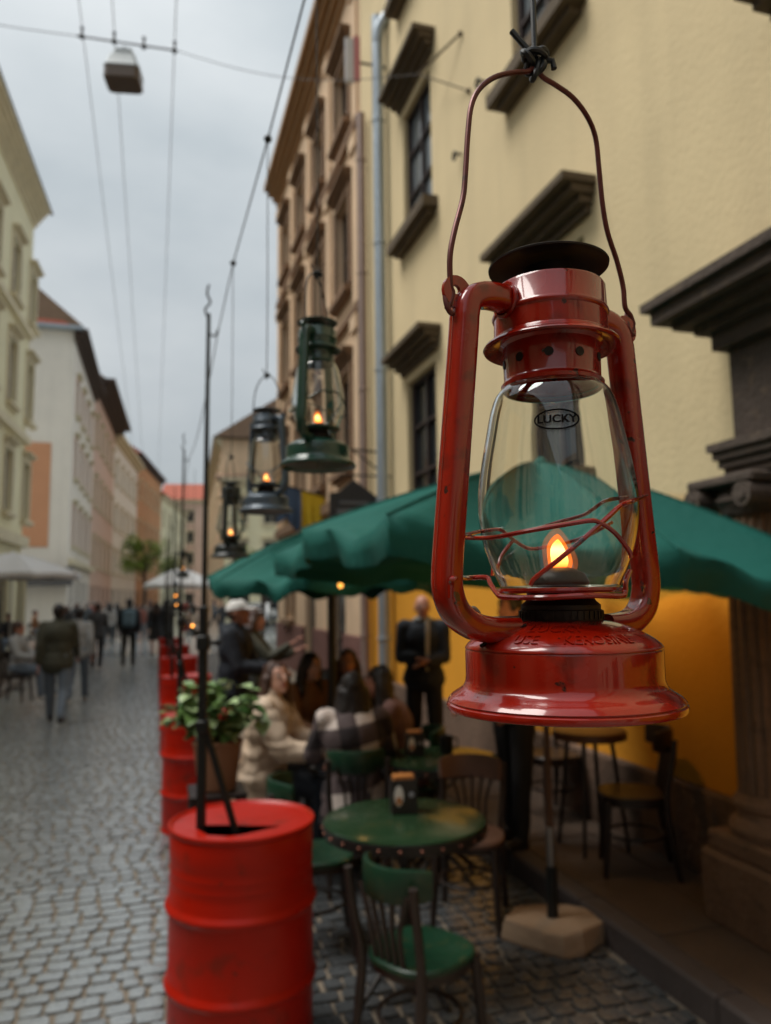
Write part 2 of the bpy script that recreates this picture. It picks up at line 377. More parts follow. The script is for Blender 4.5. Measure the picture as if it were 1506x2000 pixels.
# bail and wire guard of the red lantern are measured from the photograph, the others share a regular one
def bail_pts_red():
    L_ = [(873, 603), (880, 590), (884, 572), (880, 556), (879, 500), (888, 450), (904, 388), (909, 340), (914, 260), (921, 205), (938, 172), (966, 151), (1000, 142), (1030, 140), (1042, 134)]
    R_ = [(1050, 138), (1062, 152), (1085, 166), (1118, 190), (1146, 226), (1163, 268), (1170, 330), (1177, 400), (1187, 455), (1205, 510), (1217, 560), (1221, 600), (1232, 618), (1236, 640), (1226, 655)]
    return [on_arm_plane(*p) for p in L_+R_]
def bail_pts_std():
    out = []
    for k in range(33):
        a = PI*k/32; x = -.057*math.cos(a); z = .228+.115*math.sin(a)**.62
        out.append(Vector((x, .004*math.sin(a), z)))
    return out
def lantern(label, loc, rot, m, wire_m, group, red=False, near_=True, tilt=0., wiremesh=None):
    t = thing('hurricane_lantern', label, 'lantern', loc, rot, group)
    def part(n, me, mm, p=None):
        k = me.name+('_m')+mm.name
        if k not in LM: q = me.copy(); q.materials.clear(); q.materials.append(mm); LM[k] = q
        return obj(n, LM[k], p or t)
    tk = part('fuel_tank', LM['tank'], m); part('tank_top', LM['dome'], m, tk)
    part('burner_collar', LM['collar'], M_SOOT); part('globe_plate', LM['plate'], m); bc = part('burner_cone', LM['burner'], M_SOOT)
    part('glass_globe', LM['glass'], M_GLASS)
    ch = part('chimney', LM['chimney'], m)
    for k in range(10):
        a = 2*PI*(k+.25)/10; h = part('vent_hole', LM['hole'], M_SOOT, ch); h.location = (.0281*math.cos(a), .0281*math.sin(a), .1960)
        h.rotation_euler = (0, PI/2, a)
    part('chimney_cap', LM['cap'], M_SOOT if red else m)
    for s in ('l', 'r'):
        a = part('side_tube', LM['arm_'+s], m); part('lug', LM['lug_'+s], m, a)
    f = part('flame', LM['flame'], M_HALO); f.location = (0, 0, .0760); f.rotation_euler = (0, 0, -rot-TH); f2 = part('flame_core', LM['flame'], M_FLAME if near_ else M_FLAMEF, f); f2.scale = (.70, .8, .78); f2.location = (0, 0, .0014); f3 = part('flame_glow', LM['flame'], M_GLOW, f); f3.scale = (1.4, 1.6, 1.28); f3.location = (0, 0, -.002)
    if red:
        b = MB().tube(spline(bail_pts_red(), 5), .0016, 10)
        for sx, pc in ((-1, (879, 585)), (1, (1231, 630))):     # hook loops through the lugs
            c = on_arm_plane(*pc); b.tube([c+Vector((.0030*math.cos(a), .0016*math.sin(a), .0075*math.sin(a)-.001)) for a in [2*PI*k/24 for k in range(20)]], .0015, 8)
        b.build('bail_handle', M_BAIL, t)
        R = .0485
        def path(pts, back=False, r=R): return [on_cyl(u, v, r, back) for u, v in pts]
        g = MB()
        g.tube(spline(path([(905, 1050), (960, 1050), (1030, 1037), (1100, 1025), (1150, 1017), (1170, 1020), (1200, 1040), (1228, 1075), (1232, 1090)]), 6), .0013, 8)
        g.tube(spline(path([(1036, 1143), (1046, 1128), (1090, 1094), (1140, 1052), (1190, 1008), (1212, 988), (1236, 978)]) + [on_arm_plane(1266, 966)], 6), .0013, 8)
        g.tube(spline([on_arm_plane(906, 1046)]+path([(938, 1038), (970, 1035), (985, 1042), (1005, 1058), (1035, 1072)], True)+path([(1075, 1066), (1140, 1050), (1200, 1020)], True), 6), .0012, 8)
        g.tube(spline(path([(1040, 1036), (1090, 1020), (1140, 1006), (1160, 994), (1185, 978), (1220, 972)], True, .047)+[on_arm_plane(1264, 966)], 6), .0012, 8)
        g.tube(spline(path([(1000, 1055), (975, 1085), (965, 1105), (962, 1125)], True), 6), .0012, 8)
        g.build('wire_guard', m, t)
        c = MB()       # cradle wire that lifts the globe
        c.tube(spline([on_arm_plane(880, 1168, -.009), on_arm_plane(881, 1140, -.010), on_arm_plane(887, 1129, -.011)]+path([(915, 1129), (950, 1128), (958, 1140), (970, 1158), (985, 1166), (1060, 1167), (1150, 1163), (1212, 1164), (1221, 1156), (1222, 1135), (1230, 1115)], False, .0395), 5), .0015, 8)
        c.build('lifting_wire', m, t)
        MB().tube(spline([on_arm_plane(920, 1205, -.004), on_arm_plane(916, 1192, -.004), on_arm_plane(926, 1187, -.004), on_arm_plane(936, 1197, -.004), on_arm_plane(940, 1207, -.004), on_arm_plane(1012, 1206, -.004)], 6), .0009, 8).build('wick_winder', M_STEEL, t)
        # printed mark on the glass: word in an oval, curved with the globe
        ca = math.atan2((CP-LPOS).dot(LY), (CP-LPOS).dot(LX)); pg_ = on_cyl(1088, 816, .0425); z0 = pg_.z; a0 = math.atan2(pg_.y, pg_.x); k = lscale(818)*.92
        def wrap(pts2, lift): return [((glass_r(z0+y)+lift)*math.cos(a0+x/.0405), (glass_r(z0+y)+lift)*math.sin(a0+x/.0405), z0+y) for x, y in pts2]
        me = text_mesh('LUCKY', 24*k, 0.0, .03)
        bm = bmesh.new(); bm.from_mesh(me); bmesh.ops.subdivide_edges(bm, edges=bm.edges, cuts=1); bm.to_mesh(me); bm.free()
        P = wrap([(v.co.x*1.02, v.co.y*.92) for v in me.vertices], .0008)
        for v, p in zip(me.vertices, P): v.co = p
        me.materials.clear(); me.materials.append(M_PRINT); pr = obj('printed_word', me, t)
        ov = MB(); ov.tube(wrap([(43*k*math.cos(2*PI*q/60), 20*k*math.sin(2*PI*q/60)) for q in range(60)], .0006), .00045, 5, closed=True); ov.build('printed_oval', M_PRINT, t)
        # embossed words on the tank top
        def emboss(s, size, zc, amid, squeeze=1.):
            me = text_mesh(s, size, .0006)
            bm = bmesh.new(); bm.from_mesh(me); bmesh.ops.subdivide_edges(bm, edges=bm.edges, cuts=1); bm.to_mesh(me); bm.free()
            # walk down the dome: y runs along the slope
            for v in me.vertices:
                z = min(.0468, max(.034, zc+v.co.y*.42)); r = dome_r(z); r0 = dome_r(zc); a = amid+v.co.x*squeeze/r0; h = v.co.z+.0001
                v.co = ((r+h*.55)*math.cos(a), (r+h*.55)*math.sin(a), z+h*.85)
            me.materials.clear(); me.materials.append(m); o = obj('embossed_word', me, tk)
        def ang(u, v, r): q_ = on_cyl(u, v, r); return math.atan2(q_.y, q_.x)
        emboss('LUCKY', .0105, .0437, ang(1085, 1238, .038), .85); emboss('USE', .0135, .0386, ang(1028, 1255, .048), .62); emboss('KEROSINE', .0135, .0386, ang(1172, 1255, .048), .62)
        # solder seam where the left tube runs into the tank
        MB().tube([((dome_r(z)+.0006)*math.cos(a), (dome_r(z)+.0006)*math.sin(a), z+.0004) for z, a in [(.0455-.0012*q, ca-.60-.035*q) for q in range(10)]], .0009, 6).build('solder_seam', M_SOOT, t)
    else:
        key = 'guard_'+wire_m.name
        if key not in LM:
            g = MB(); R = .0485
            def zz(a): return .108+.016*math.sin(2*a)
            g.tube([(R*math.cos(a), R*math.sin(a), zz(a)) for a in [2*PI*q/60 for q in range(60)]], .0013, 6, closed=True)
            for a0 in (PI*.25, PI*.75, PI*1.25, PI*1.75):
                g.tube([((.0395+.009*q/8)*math.cos(a0+.7*q/8), (.0395+.009*q/8)*math.sin(a0+.7*q/8), .066+(zz(a0+.7)-.066)*q/8) for q in range(9)], .0013, 6)
            g.tube([(.0375*math.cos(a), .0375*math.sin(a), .0655) for a in [2*PI*q/40 for q in range(40)]], .0014, 6, closed=True)
            me = g.mesh('wire_guard', 60); me.materials.append(wire_m); LM[key] = me
            me = MB().tube(bail_pts_std(), .0015, 8).mesh('bail_handle', 60); me.materials.append(M_DWIRE); LM['bail_'+wire_m.name] = me
        obj('wire_guard', LM[key], t); obj('bail_handle', LM['bail_'+wire_m.name], t)
    return t
WIRE = []; CORDS = []   # (x,y,z) tops of the cords, for the overhead wire
def hang(loc, ztop, label, top_local, knotR=.006, tail=True, cord_r=.0014):
    """cord from the overhead wire down to a lantern's bail, tied in a knot"""
    x, y, z = top_local; b = MB()
    b.tube([(x, y, z), (x+.001, y, z+.3*(ztop-z)), (x-.0005, y, ztop)], cord_r, 8)
    k = b.build('hanging_cord', M_CORD); CORDS.append(k)
    q = MB(); s = knotR
    q.tube([(x+s*(math.sin(t_)+2*math.sin(2*t_))*.42, y+s*.55*math.sin(3*t_), z+s*.15+s*(math.cos(t_)-2*math.cos(2*t_))*.38) for t_ in [2*PI*i/60 for i in range(60)]], cord_r*1.15, 8, closed=True)
    q.tube([(x+s*.9*math.cos(t_), y+s*.8*math.sin(t_), z+s*.5+.1*s*math.sin(2*t_)) for t_ in [2*PI*i/30 for i in range(30)]], cord_r*1.1, 8, closed=True)
    q.tube([(x+.25*s*math.cos(t_), y+s*.4*math.sin(t_), z-s*.7+s*.9*math.cos(t_)) for t_ in [2*PI*i/24 for i in range(24)]], cord_r*1.0, 8, closed=True)
    if tail:
        R_ = R0
        q.tube([Vector((x, y, z+s*.6))+R_*(-s*.2), Vector((x, y, z+s*1.6))+R_*(-s*.9), Vector((x, y, z+s*2.9))+R_*(-s*1.9)], cord_r*1.05, 8)
        q.tube([Vector((x, y, z+s*.4))+R_*(s*.5), Vector((x, y, z+s*.1))+R_*(s*1.5), Vector((x, y, z-s*.6))+R_*(s*1.6)], cord_r*1.05, 8)
    q.build('knot', M_CORD, k)
    WIRE.append((x, y, ztop))
    return k
WZ = 2.95
lantern('glossy red hurricane lantern with dark cap hanging closest, its flame lit', LPOS, LROT, M_RED, M_RED, 'lanterns strung along the wire', red=True)
kt = on_arm_plane(1045, 122); kw = LPOS+LX*kt.x+LY*kt.y+Vector((0, 0, kt.z))
hang(None, WZ, 'black cord knotted to the handle of the big red lantern', kw, .0072, True, .0018)
for lab, (u, v, rpx), rot, m, cl in (
        ('dark green hurricane lantern hanging next behind the red one', (621, 912, 76.5), rad(58), M_GRN, 'black cord holding the dark green lantern'),
        ('blue grey hurricane lantern hanging between green and black lanterns', (520, 1000, 53), rad(118), M_GRY, 'thin cord holding the blue grey lantern'),
        ('black hurricane lantern hanging lowest, left of the green parasol edge', (450, 1088, 38), rad(70), M_BLK, 'thin cord holding the black lantern by the pole')):
    d = ray(u, v); D = DL*227/rpx; p = CP+d*(D/d.dot(F0))
    lantern(lab, p, rot, m, m, 'lanterns strung along the wire')
    hang(None, WZ+.02, cl, (p.x, p.y, p.z+.345), .006, True, .0013)

# ================================================================== street, kerbs, pavements
XK, XW, XKL, XWL = 2.25, 3.2, -2.7, -4.4
M_JOINT = mat('sandy_joint', (.235, .19, .14), .9, 0, .5, 14, .5, 90)
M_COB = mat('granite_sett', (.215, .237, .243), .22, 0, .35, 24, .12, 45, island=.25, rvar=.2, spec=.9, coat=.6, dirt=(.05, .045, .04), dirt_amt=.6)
M_FARST = mat('far_paving', (.25, .27, .27), .24, 0, .3, 2, .12, 9, spec=1., coat=.7)
M_SIDE = mat('worn_paving', (.088, .056, .036), .75, 0, .5, 5, .35, 40, dirt=(.05, .04, .035), dirt_amt=.4)
M_KERB = mat('kerb_granite', (.07, .055, .05), .7, 0, .4, 9, .3, 50)
M_COB_SHADE = mat('shade_toned_sett', (.05, .055, .058), .22, 0, .45, 24, .14, 45, island=.45, rvar=.2, spec=.7, coat=.2)
g = struct(MB().box((-400, -60, -.6), (400, 900, -.045)).build('ground', M_FARST))
st = struct(MB().box((XKL, -3, -.044), (XK, 95, -.014)).build('street', M_JOINT))
far_pave = struct(MB().box((XKL+.002, 26, -.013), (XK, 94.9, -.004)).build('far_pavement', M_FARST))
plaza = struct(MB().box((XK+.25, 20.8, -.04), (60, 140, -.008)).build('square_pavement', M_FARST))
# setts in slightly wavering courses across the street
rng = random.Random(3)
cells = []; y = 1.2
while y < 26:
    dy = .102+rng.uniform(-.008, .012); x = XKL+rng.uniform(0, .1); row_s = .035*math.sin(y*1.7)
    if y > 14: dy *= 1.0
    while x < XK-.05:
        dx = rng.uniform(.09, .155)
        cells.append((x, min(x+dx, XK-.01), y, y+dy)); x += dx
    y += dy
def sett(c):
    x0, x1, y0, y1 = c; g_ = rng.uniform(.006, .011); wob = lambda a: a+rng.uniform(-.007, .007)
    sk = .03*math.sin(x0*.9+.4)+.006*math.sin(x0*3.1)
    base = [(wob(x0+g_), wob(y0+g_)+sk), (wob(x1-g_), wob(y0+g_)+sk), (wob(x1-g_), wob(y1-g_)+sk), (wob(x0+g_), wob(y1-g_)+sk)]
    cx = sum(p[0] for p in base)/4; cyy = sum(p[1] for p in base)/4; h = rng.uniform(-.003, .003)
    out = []   # octagon outline, cut corners
    for i in range(4):
        p, q, r = base[i-1], base[i], base[(i+1) % 4]
        for a in (p, r): out.append((q[0]+(a[0]-q[0])*.13, q[1]+(a[1]-q[1])*.13))
    tx, ty = rng.uniform(-.025, .025), rng.uniform(-.025, .025)
    rows = []
    for s, z in ((1.0, -.016), (1.0, -.0045+h), (.965, .001+h), (.8, .0022+h)):
        rows.append([(cx+(a-cx)*s, cyy+(b-cyy)*s, z+(a-cx)*tx+(b-cyy)*ty if z > -.01 else z) for a, b in out])
    return rows
def vis(c):
    p = Vector(((c[0]+c[1])/2, (c[2]+c[3])/2, 0))-CP; zc = p.dot(FW)
    if zc < .5: return None
    u = 753+FPX*p.dot(RT)/zc; v = 1000-FPX*p.dot(UP)/zc
    return (zc, u, v)
seen = []; rest = []
for c in cells:
    q = vis(c)
    if q is None or not (-120 < q[1] < 1600) or q[2] > 2120: continue
    hidden = (q[1] > 320 and q[1] < 610 and q[2] > 1560) or q[1] > 1420
    (rest if hidden or not (0 < q[1] < 1506 and q[2] < 2000) else seen).append((q[0], c))
seen.sort(); near = seen[:290]; rest += seen[290:]
XD = .12     # terrace setts beyond this carry the parasol shade as a darker colour
for _, c in near: MB().grid(sett(c), True, False, True).build('sett', M_COB_SHADE if c[0] > XD else M_COB, st, 50)
for m_, f_ in ((M_COB, lambda c: c[0] <= XD), (M_COB_SHADE, lambda c: c[0] > XD)):
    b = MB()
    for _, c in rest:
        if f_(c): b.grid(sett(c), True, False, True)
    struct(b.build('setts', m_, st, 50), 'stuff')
# right pavement with slabs, kerb stones
rp_ = struct(MB().box((XK+.14, -3, -.04), (XW+.3, 20.8, .095)).build('pavement_right', M_JOINT))
yy = 1.4; k = 0
while yy < 14:
    dy = rng.uniform(.5, .8); xs = [XK+.142, XK+.142+rng.uniform(.36, .6), XW-.005]
    for a, c_ in zip(xs, xs[1:]):
        MB().box((a+.004, yy+.004, .09), (c_-.004, yy+dy-.004, .118+rng.uniform(0, .006)), .006).build('slab', M_SIDE, rp_, 30)
    yy += dy
kb = struct(MB().box((XK+.02, -3, -.04), (XK+.135, 20.8, .06)).build('kerb_right', M_JOINT))
yy = 1.0
while yy < 20.5:
    dy = rng.uniform(.8, 1.1); MB().box((XK, yy+.004, -.03), (XK+.14, yy+dy-.004, .121+rng.uniform(0, .006)), .014).build('kerb_stone', M_KERB, kb, 30); yy += dy
lp_ = struct(MB().box((XWL-.4, -3, -.04), (XKL-.14, 95, .11)).build('pavement_left', M_SIDE))
kl = struct(MB().box((XKL-.135, -3, -.04), (XKL-.02, 95, .06)).build('kerb_left', M_JOINT))
yy = 6.0
while yy < 40:
    MB().box((XKL-.139, yy+.004, -.03), (XKL, yy+1.19, .121), .012).build('kerb_stone', mat('kerb_pale', (.2, .17, .14), .8, 0, .3, 5), kl, 30); yy += 1.2

# ================================================================== buildings
M_PANE = mat('window_pane', (.02, .024, .026), .06, 0, 0, spec=.8)
M_PANEB = mat('window_pane_bright', (.16, .18, .19), .05, 0, 0, spec=.9)  # pale base colour stands in for sky reflected in the glass
M_FRM = mat('dark_window_frame', (.035, .022, .02), .6, 0, .2, 8)
M_FRML = mat('light_window_frame', (.42, .38, .34), .7)
M_HOOD = mat('dark_stone_moulding', (.11, .078, .045), .85, 0, .5, 5, .3, 30, streak=.4)
M_ZINC = mat('zinc_pipe', (.36, .41, .45), .4, .55, .25, 5)
M_COPR = mat('dull_brown_pipe', (.30, .22, .19), .5, .3, .3, 5)
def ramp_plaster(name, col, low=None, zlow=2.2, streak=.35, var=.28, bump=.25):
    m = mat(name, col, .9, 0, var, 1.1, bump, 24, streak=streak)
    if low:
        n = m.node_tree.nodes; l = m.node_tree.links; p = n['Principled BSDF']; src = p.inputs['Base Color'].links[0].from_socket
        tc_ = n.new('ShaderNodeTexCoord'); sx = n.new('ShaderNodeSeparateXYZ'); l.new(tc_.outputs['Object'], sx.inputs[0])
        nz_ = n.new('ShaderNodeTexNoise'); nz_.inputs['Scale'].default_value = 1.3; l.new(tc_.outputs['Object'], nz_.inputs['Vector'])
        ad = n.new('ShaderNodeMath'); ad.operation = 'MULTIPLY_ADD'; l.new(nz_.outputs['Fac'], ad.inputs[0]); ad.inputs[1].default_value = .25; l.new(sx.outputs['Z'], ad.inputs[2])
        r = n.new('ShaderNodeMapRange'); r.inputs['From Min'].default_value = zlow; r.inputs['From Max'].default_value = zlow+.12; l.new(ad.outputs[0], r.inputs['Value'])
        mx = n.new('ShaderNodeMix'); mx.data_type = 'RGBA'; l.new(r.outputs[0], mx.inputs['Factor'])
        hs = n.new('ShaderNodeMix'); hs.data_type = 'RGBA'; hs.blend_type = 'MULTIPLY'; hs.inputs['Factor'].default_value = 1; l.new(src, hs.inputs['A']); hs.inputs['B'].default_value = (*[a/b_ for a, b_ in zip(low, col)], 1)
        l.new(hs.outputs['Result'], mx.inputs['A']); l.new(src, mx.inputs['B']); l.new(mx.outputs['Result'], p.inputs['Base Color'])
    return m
def T2(p0, p1, nside):
    """frame of a facade: u along it, n out of it (towards the street), z up"""
    a = Vector((*p0, 0)); b_ = Vector((*p1, 0)); u = (b_-a); Ln = u.length; u.normalize(); n = Vector((u.y, -u.x, 0))*nside
    M = Matrix((( u.x, n.x, 0, a.x), (u.y, n.y, 0, a.y), (0, 0, 1, 0), (0, 0, 0, 1)))
    return M, Ln
def wall_open(b, M, W, H, z0, ops, depth=.2):
    us = sorted({0, W, *[o[0] for o in ops], *[o[1] for o in ops]}); vs_ = sorted({z0, H, *[o[2] for o in ops], *[o[3] for o in ops]})
    us = [x for x in us if 0 <= x <= W]
    P = lambda u, n, z: M @ Vector((u, n, z))
    for i in range(len(us)-1):
        for j in range(len(vs_)-1):
            cu, cv = (us[i]+us[i+1])/2, (vs_[j]+vs_[j+1])/2
            if any(o[0] < cu < o[1] and o[2] < cv < o[3] for o in ops): continue
            b.quad(P(us[i], 0, vs_[j]), P(us[i+1], 0, vs_[j]), P(us[i+1], 0, vs_[j+1]), P(us[i], 0, vs_[j+1]))
    for a, c, d, e in ops:
        for q in (((a, d), (c, d)), ((c, d), (c, e)), ((c, e), (a, e)), ((a, e), (a, d))):
            (u1, v1), (u2, v2) = q; b.quad(P(u1, 0, v1), P(u2, 0, v2), P(u2, -depth, v2), P(u1, -depth, v1))
def window(root, M, o, fm, pane, hood=None, sill=None, nu=2, nv=2, depth=.2, surround=None, hm=None):
    a, c, d, e = o; W = c-a; Hh = e-d; f = MB(); t = .055 if W > .6 else .04
    y0, y1 = -depth+.02, -depth+.075
    f.box((a+.002, y0, d+.002), (a+t, y1, e-.002), M=M); f.box((c-t, y0, d+.002), (c-.002, y1, e-.002), M=M); f.box((a+t, y0, d+.002), (c-t, y1, d+t), M=M); f.box((a+t, y0, e-t), (c-t, y1, e-.002), M=M)
    for i in range(1, nu): x = a+W*i/nu; f.box((x-.02, y0+.003, d+t), (x+.02, y1-.003, e-t), M=M)
    for j in range(1, nv): z = d+Hh*j/nv; f.box((a+t, y0+.006, z-.018), (c-t, y1-.006, z+.018), M=M)
    fo = f.build('window', fm, root, None)
    MB().box((a+.01, -depth-.02, d+.01), (c-.01, -depth+.018, e-.01), M=M).build('pane', pane, fo, None)
    if hood:
        pr, th, ov = hood; h = MB(); n = 4
        for i in range(n): h.box((a-ov*(.45+.55*(i+1)/n), .001, e+.12+th*i/n+.001*i), (c+ov*(.45+.55*(i+1)/n), pr*((i+1)/n)**1.3, e+.12+th*(i+1)/n), M=M)
        h.build('hood_moulding', hm or M_HOOD, fo, None)
    if sill:
        pr, th, ov = sill; h = MB(); h.box((a-ov, .001, d-th), (c+ov, pr, d-.03), M=M); h.box((a-ov*.6, .002, d-th-.06), (c+ov*.6, pr*.6, d-th-.001), M=M); h.build('sill', hm or M_HOOD, fo, None)
    if surround:
        s, m_ = surround; h = MB(); h.box((a-s, .001, d), (a-.004, .05, e+.1), M=M); h.box((c+.004, .001, d), (c+s, .05, e+.1), M=M); h.box((a-.004, .001, e+.004), (c+.004, .05, e+.1), M=M); h.build('surround', m_, fo, None)
def house(name, label, p0, p1, nside, depth, H, wm, ops=(), cat='building', cornice=None, cm=None, plinth=None, pm=None, win=None, roof=None, rm=None, z0=-.04, bands=(), bandm=None, group=None):
    M, W = T2(p0, p1, nside); root = thing(name, label, cat, (0, 0, 0), 0, group); b = MB()
    wall_open(b, M, W, H, z0, list(ops))
    P = lambda u, n, z: M @ Vector((u, n, z))
    b.quad(P(0, 0, z0), P(0, -depth, z0), P(0, -depth, H), P(0, 0, H)); b.quad(P(W, 0, z0), P(W, -depth, z0), P(W, -depth, H), P(W, 0, H)); b.quad(P(0, -depth, z0), P(W, -depth, z0), P(W, -depth, H), P(0, -depth, H))
    b.quad(P(0, 0, H), P(W, 0, H), P(W, -depth, H), P(0, -depth, H))
    b.quad(P(0, -.4, z0), P(W, -.4, z0), P(W, -.4, H), P(0, -.4, H))
    wo = b.build('wall', wm, root, None)
    for o in ops:
        if win: win(root, M, o)
    if cornice:
        pr, z1, n = cornice; c = MB(); th = H-z1
        for i in range(n): c.box((-.05-.3*pr*(i+1)/n, -.02+.001*i, z1+th*i/n), (W+.05+.3*pr*(i+1)/n, pr*((i+1)/n)**1.2, z1+th*(i+1)/n-.001), M=M)
        c.build('cornice', cm, root, None)
    for z, th, pr in bands: MB().box((.004, .001, z), (W-.004, pr, z+th), M=M).build('string_course', bandm or cm, root, None)
    if plinth:
        pz, pr = plinth; u = 0
        sp = sorted((o[0], o[1]) for o in ops if o[2] < pz)
        for a, c_ in sp+[(W, W)]:
            if a > u+.05: MB().box((u+.003, .001, z0), (a-.003, pr, pz), .015, M=M).build('plinth', pm, root, None)
            u = c_
    if roof:
        rise, over = roof; q = MB()
        A = [P(-over, over, H+.01), P(W+over, over, H+.01), P(W+over, -depth-over, H+.01), P(-over, -depth-over, H+.01)]
        B = [P(-over, -depth/2, H+rise), P(W+over, -depth/2, H+rise)]
        q.quad(A[0], A[1], B[1], B[0]); q.quad(A[2], A[3], B[0], B[1]); q.quad(A[0], B[0], B[0], A[3]); q.quad(A[1], A[2], B[1], B[1])
        q.f[-2] = (q.f[-2][0], q.f[-2][1], q.f[-2][3]); q.f[-1] = (q.f[-1][0], q.f[-1][1], q.f[-1][2])
        q.build('roof', rm, root, None)
    return root, M

M_YEL = ramp_plaster('yellow_plaster', (.70, .565, .33), (.70, .30, .012), 2.42, .22, .24)  # warm amber glow under the canopy is painted into the lower wall colour
M_TAN = ramp_plaster('orange_tan_plaster', (.72, .52, .34), None, 0, .5, .35)
M_TANC = mat('orange_brown_cornice', (.34, .19, .08), .85, 0, .3, 4)
M_BRST = mat('brown_stone', (.25, .15, .085), .9, 0, .5, 6, .5, 20, streak=.5)
M_PLI = mat('stained_plinth', (.14, .085, .055), .9, 0, .6, 3.5, .6, 25, dirt=(.05, .045, .03), dirt_amt=.6)
M_PLR = mat('red_brown_plinth', (.17, .075, .06), .9, 0, .5, 3, .4, 25)
def win_yel(root, M, o):
    if o[2] < 1: # doorway
        d = MB(); a, c, z0_, z1_ = o; d.box((a+.02, -.19, z0_), (c-.02, -.12, z1_-.02), M=M); dr = d.build('door', mat('door_brown', (.09, .04, .022), .5, 0, .4, 6), root, None)
        pnl = MB()
        for i in range(2):
            for j in range(3): x0 = a+.08+i*(c-a-.08)/2; pnl.box((x0, -.119, z0_+.2+j*.75), (x0+(c-a)/2-.12, -.10, z0_+.8+j*.75), .01, M=M)
        pnl.build('door_panel', MAT['door_brown'], dr, None)
        return
    window(root, M, o, M_FRM, M_PANEB if o[2] > 5 else M_PANE, hood=(.30, .26, .22), sill=(.2, .16, .2), nu=2, nv=3, depth=.14)
ys0 = -3.2
ops_y = []
for ya in (1.75, 5.09, 8.43):
    for z_, h_ in ((2.75, 1.85), (6.62, 1.78), (10.2, 1.7)): ops_y.append((ya-ys0, ya+1.1-ys0, z_, z_+h_))
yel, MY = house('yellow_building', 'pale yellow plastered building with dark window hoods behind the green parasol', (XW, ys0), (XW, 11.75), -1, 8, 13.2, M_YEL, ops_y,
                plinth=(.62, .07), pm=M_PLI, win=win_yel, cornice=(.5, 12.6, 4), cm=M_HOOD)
def win_tan(root, M, o):
    if o[2] < .5:
        d = MB(); a, c, z0_, z1_ = o; d.box((a+.05, -.18, z0_), (c-.05, -.12, z1_-.05), M=M); dr = d.build('door', M_FRM, root, None)
        MB().box((a+.1, -.12, z0_+.9), (c-.1, -.10, z1_-.2), M=M).build('door_pane', M_PANE, dr, None); return
    window(root, M, o, M_FRM, M_PANEB if int(o[0]*3+o[2]) % 3 else M_PANE, hood=(.2, .24, .16), sill=(.16, .14, .14), nu=2, nv=2, surround=(.16, M_BRST), hm=M_BRST)
ops_t = []
for i in range(4):
    a = .75+i*2.1
    for z_, h_ in ((4.0, 1.7), (7.2, 1.75), (10.3, 1.35)): ops_t.append((a, a+1.0, z_, z_+h_))
ops_t += [(1.3, 2.5, .1, 3.0), (3.9, 5.0, .1, 2.9), (6.4, 7.3, 1.3, 2.8)]
tan, MT = house('tan_building', 'tall orange tan building with ornate brown window hoods', (XW, 11.78), (XW, 20.6), -1, 9, 13.4, M_TAN, ops_t, cornice=(.42, 12.75, 4), cm=M_TANC, plinth=(1.15, .06), pm=M_PLR, win=win_tan, bands=((3.35, .2, .12), (6.5, .14, .1), (9.75, .14, .1)), bandm=M_BRST)
for i in range(5):      # rusticated pilaster strips between the windows
    a = .12+i*2.1
    q = MB(); q.box((a, .001, 3.56), (a+.3, .05, 12.7), M=MT)
    for z_ in (6.2, 9.4, 12.3): q.box((a-.06, .002, z_), (a+.36, .10, z_+.26), M=MT)
    q.build('pilaster', M_TAN, tan, None)
def pipe(label, x, y, z0, z1, r, m, bend=True):
    t = thing('drainpipe', label, 'drainpipe', (0, 0, 0)); pts = [(x, y, z0), (x, y, z1-.6), (x, y, z1-.35), (x+.02, y-.05, z1-.1), (x+.14, y-.16, z1+.12), (x+.2, y-.2, z1+.35)] if bend else [(x, y, z0), (x, y, z1)]
    MB().tube(spline(pts, 4) if bend else pts, r, 12).build('pipe', m, t)
    z = z0+1
    while z < z1-.5:
        MB().lathe([(r+.001, -.03), (r+.012, -.025), (r+.012, .025), (r+.001, .03)], 14, (x, y, z)).build('pipe_clamp', m, t); z += 1.9
pp = at_x(742, 500, XW-.14); pipe('pale zinc drainpipe at the corner of the yellow building', XW-.14, pp.y, .2, 10.35, .085, M_ZINC)
pp = at_x(707, 500, XW-.12); pipe('brownish drainpipe on the tan building beside the pale one', XW-.12, pp.y, .2, 9.6, .07, M_COPR, False)

# portal with engaged column on the yellow building
M_PORT = mat('weathered_dark_stone', (.085, .062, .048), .88, 0, .6, 5, .6, 30, dirt=(.2, .14, .08), dirt_amt=.35)
M_PORTL = mat('weathered_brown_stone', (.20, .115, .065), .88, 0, .6, 5, .6, 26, dirt=(.06, .045, .03), dirt_amt=.5)
pt = thing('stone_portal', 'dark weathered stone portal with fluted column at the right edge', 'portal', (0, 0, 0))
cyy = at_x(1478, 1300, XW-.24).y; cxx = XW-.2
e1 = at_x(1262, 632, XW-.52)
yF = e1.y
b = MB(); zc0 = e1.z-.13
for i, (pr, z_, h_) in enumerate(((.30, -.10, .10), (.36, .0, .05), (.44, .05, .05), (.52, .10, .08), (.56, .18, .05), (.50, .23, .04))):
    b.box((XW-pr, .2, zc0+z_), (XW-.001, yF-.56+pr, zc0+z_+h_-.001))
b.build('cornice', M_PORT, pt, None)
b = MB(); b.box((XW-.24, .25, zc0-.62), (XW-.001, yF-.32, zc0-.101)); b.build('frieze', M_PORT, pt, None)
b = MB()
for i in range(4): b.box((XW-.30-.02*i, .22, zc0-.80+.045*i), (XW-.001, yF-.30+.02*i, zc0-.757+.045*i))
b.build('architrave', M_PORT, pt, None)
zcap = zc0-.81
b = MB(); b.box((cxx-.22, cyy-.24, zcap-.055), (XW-.001, cyy+.24, zcap-.002), .012)
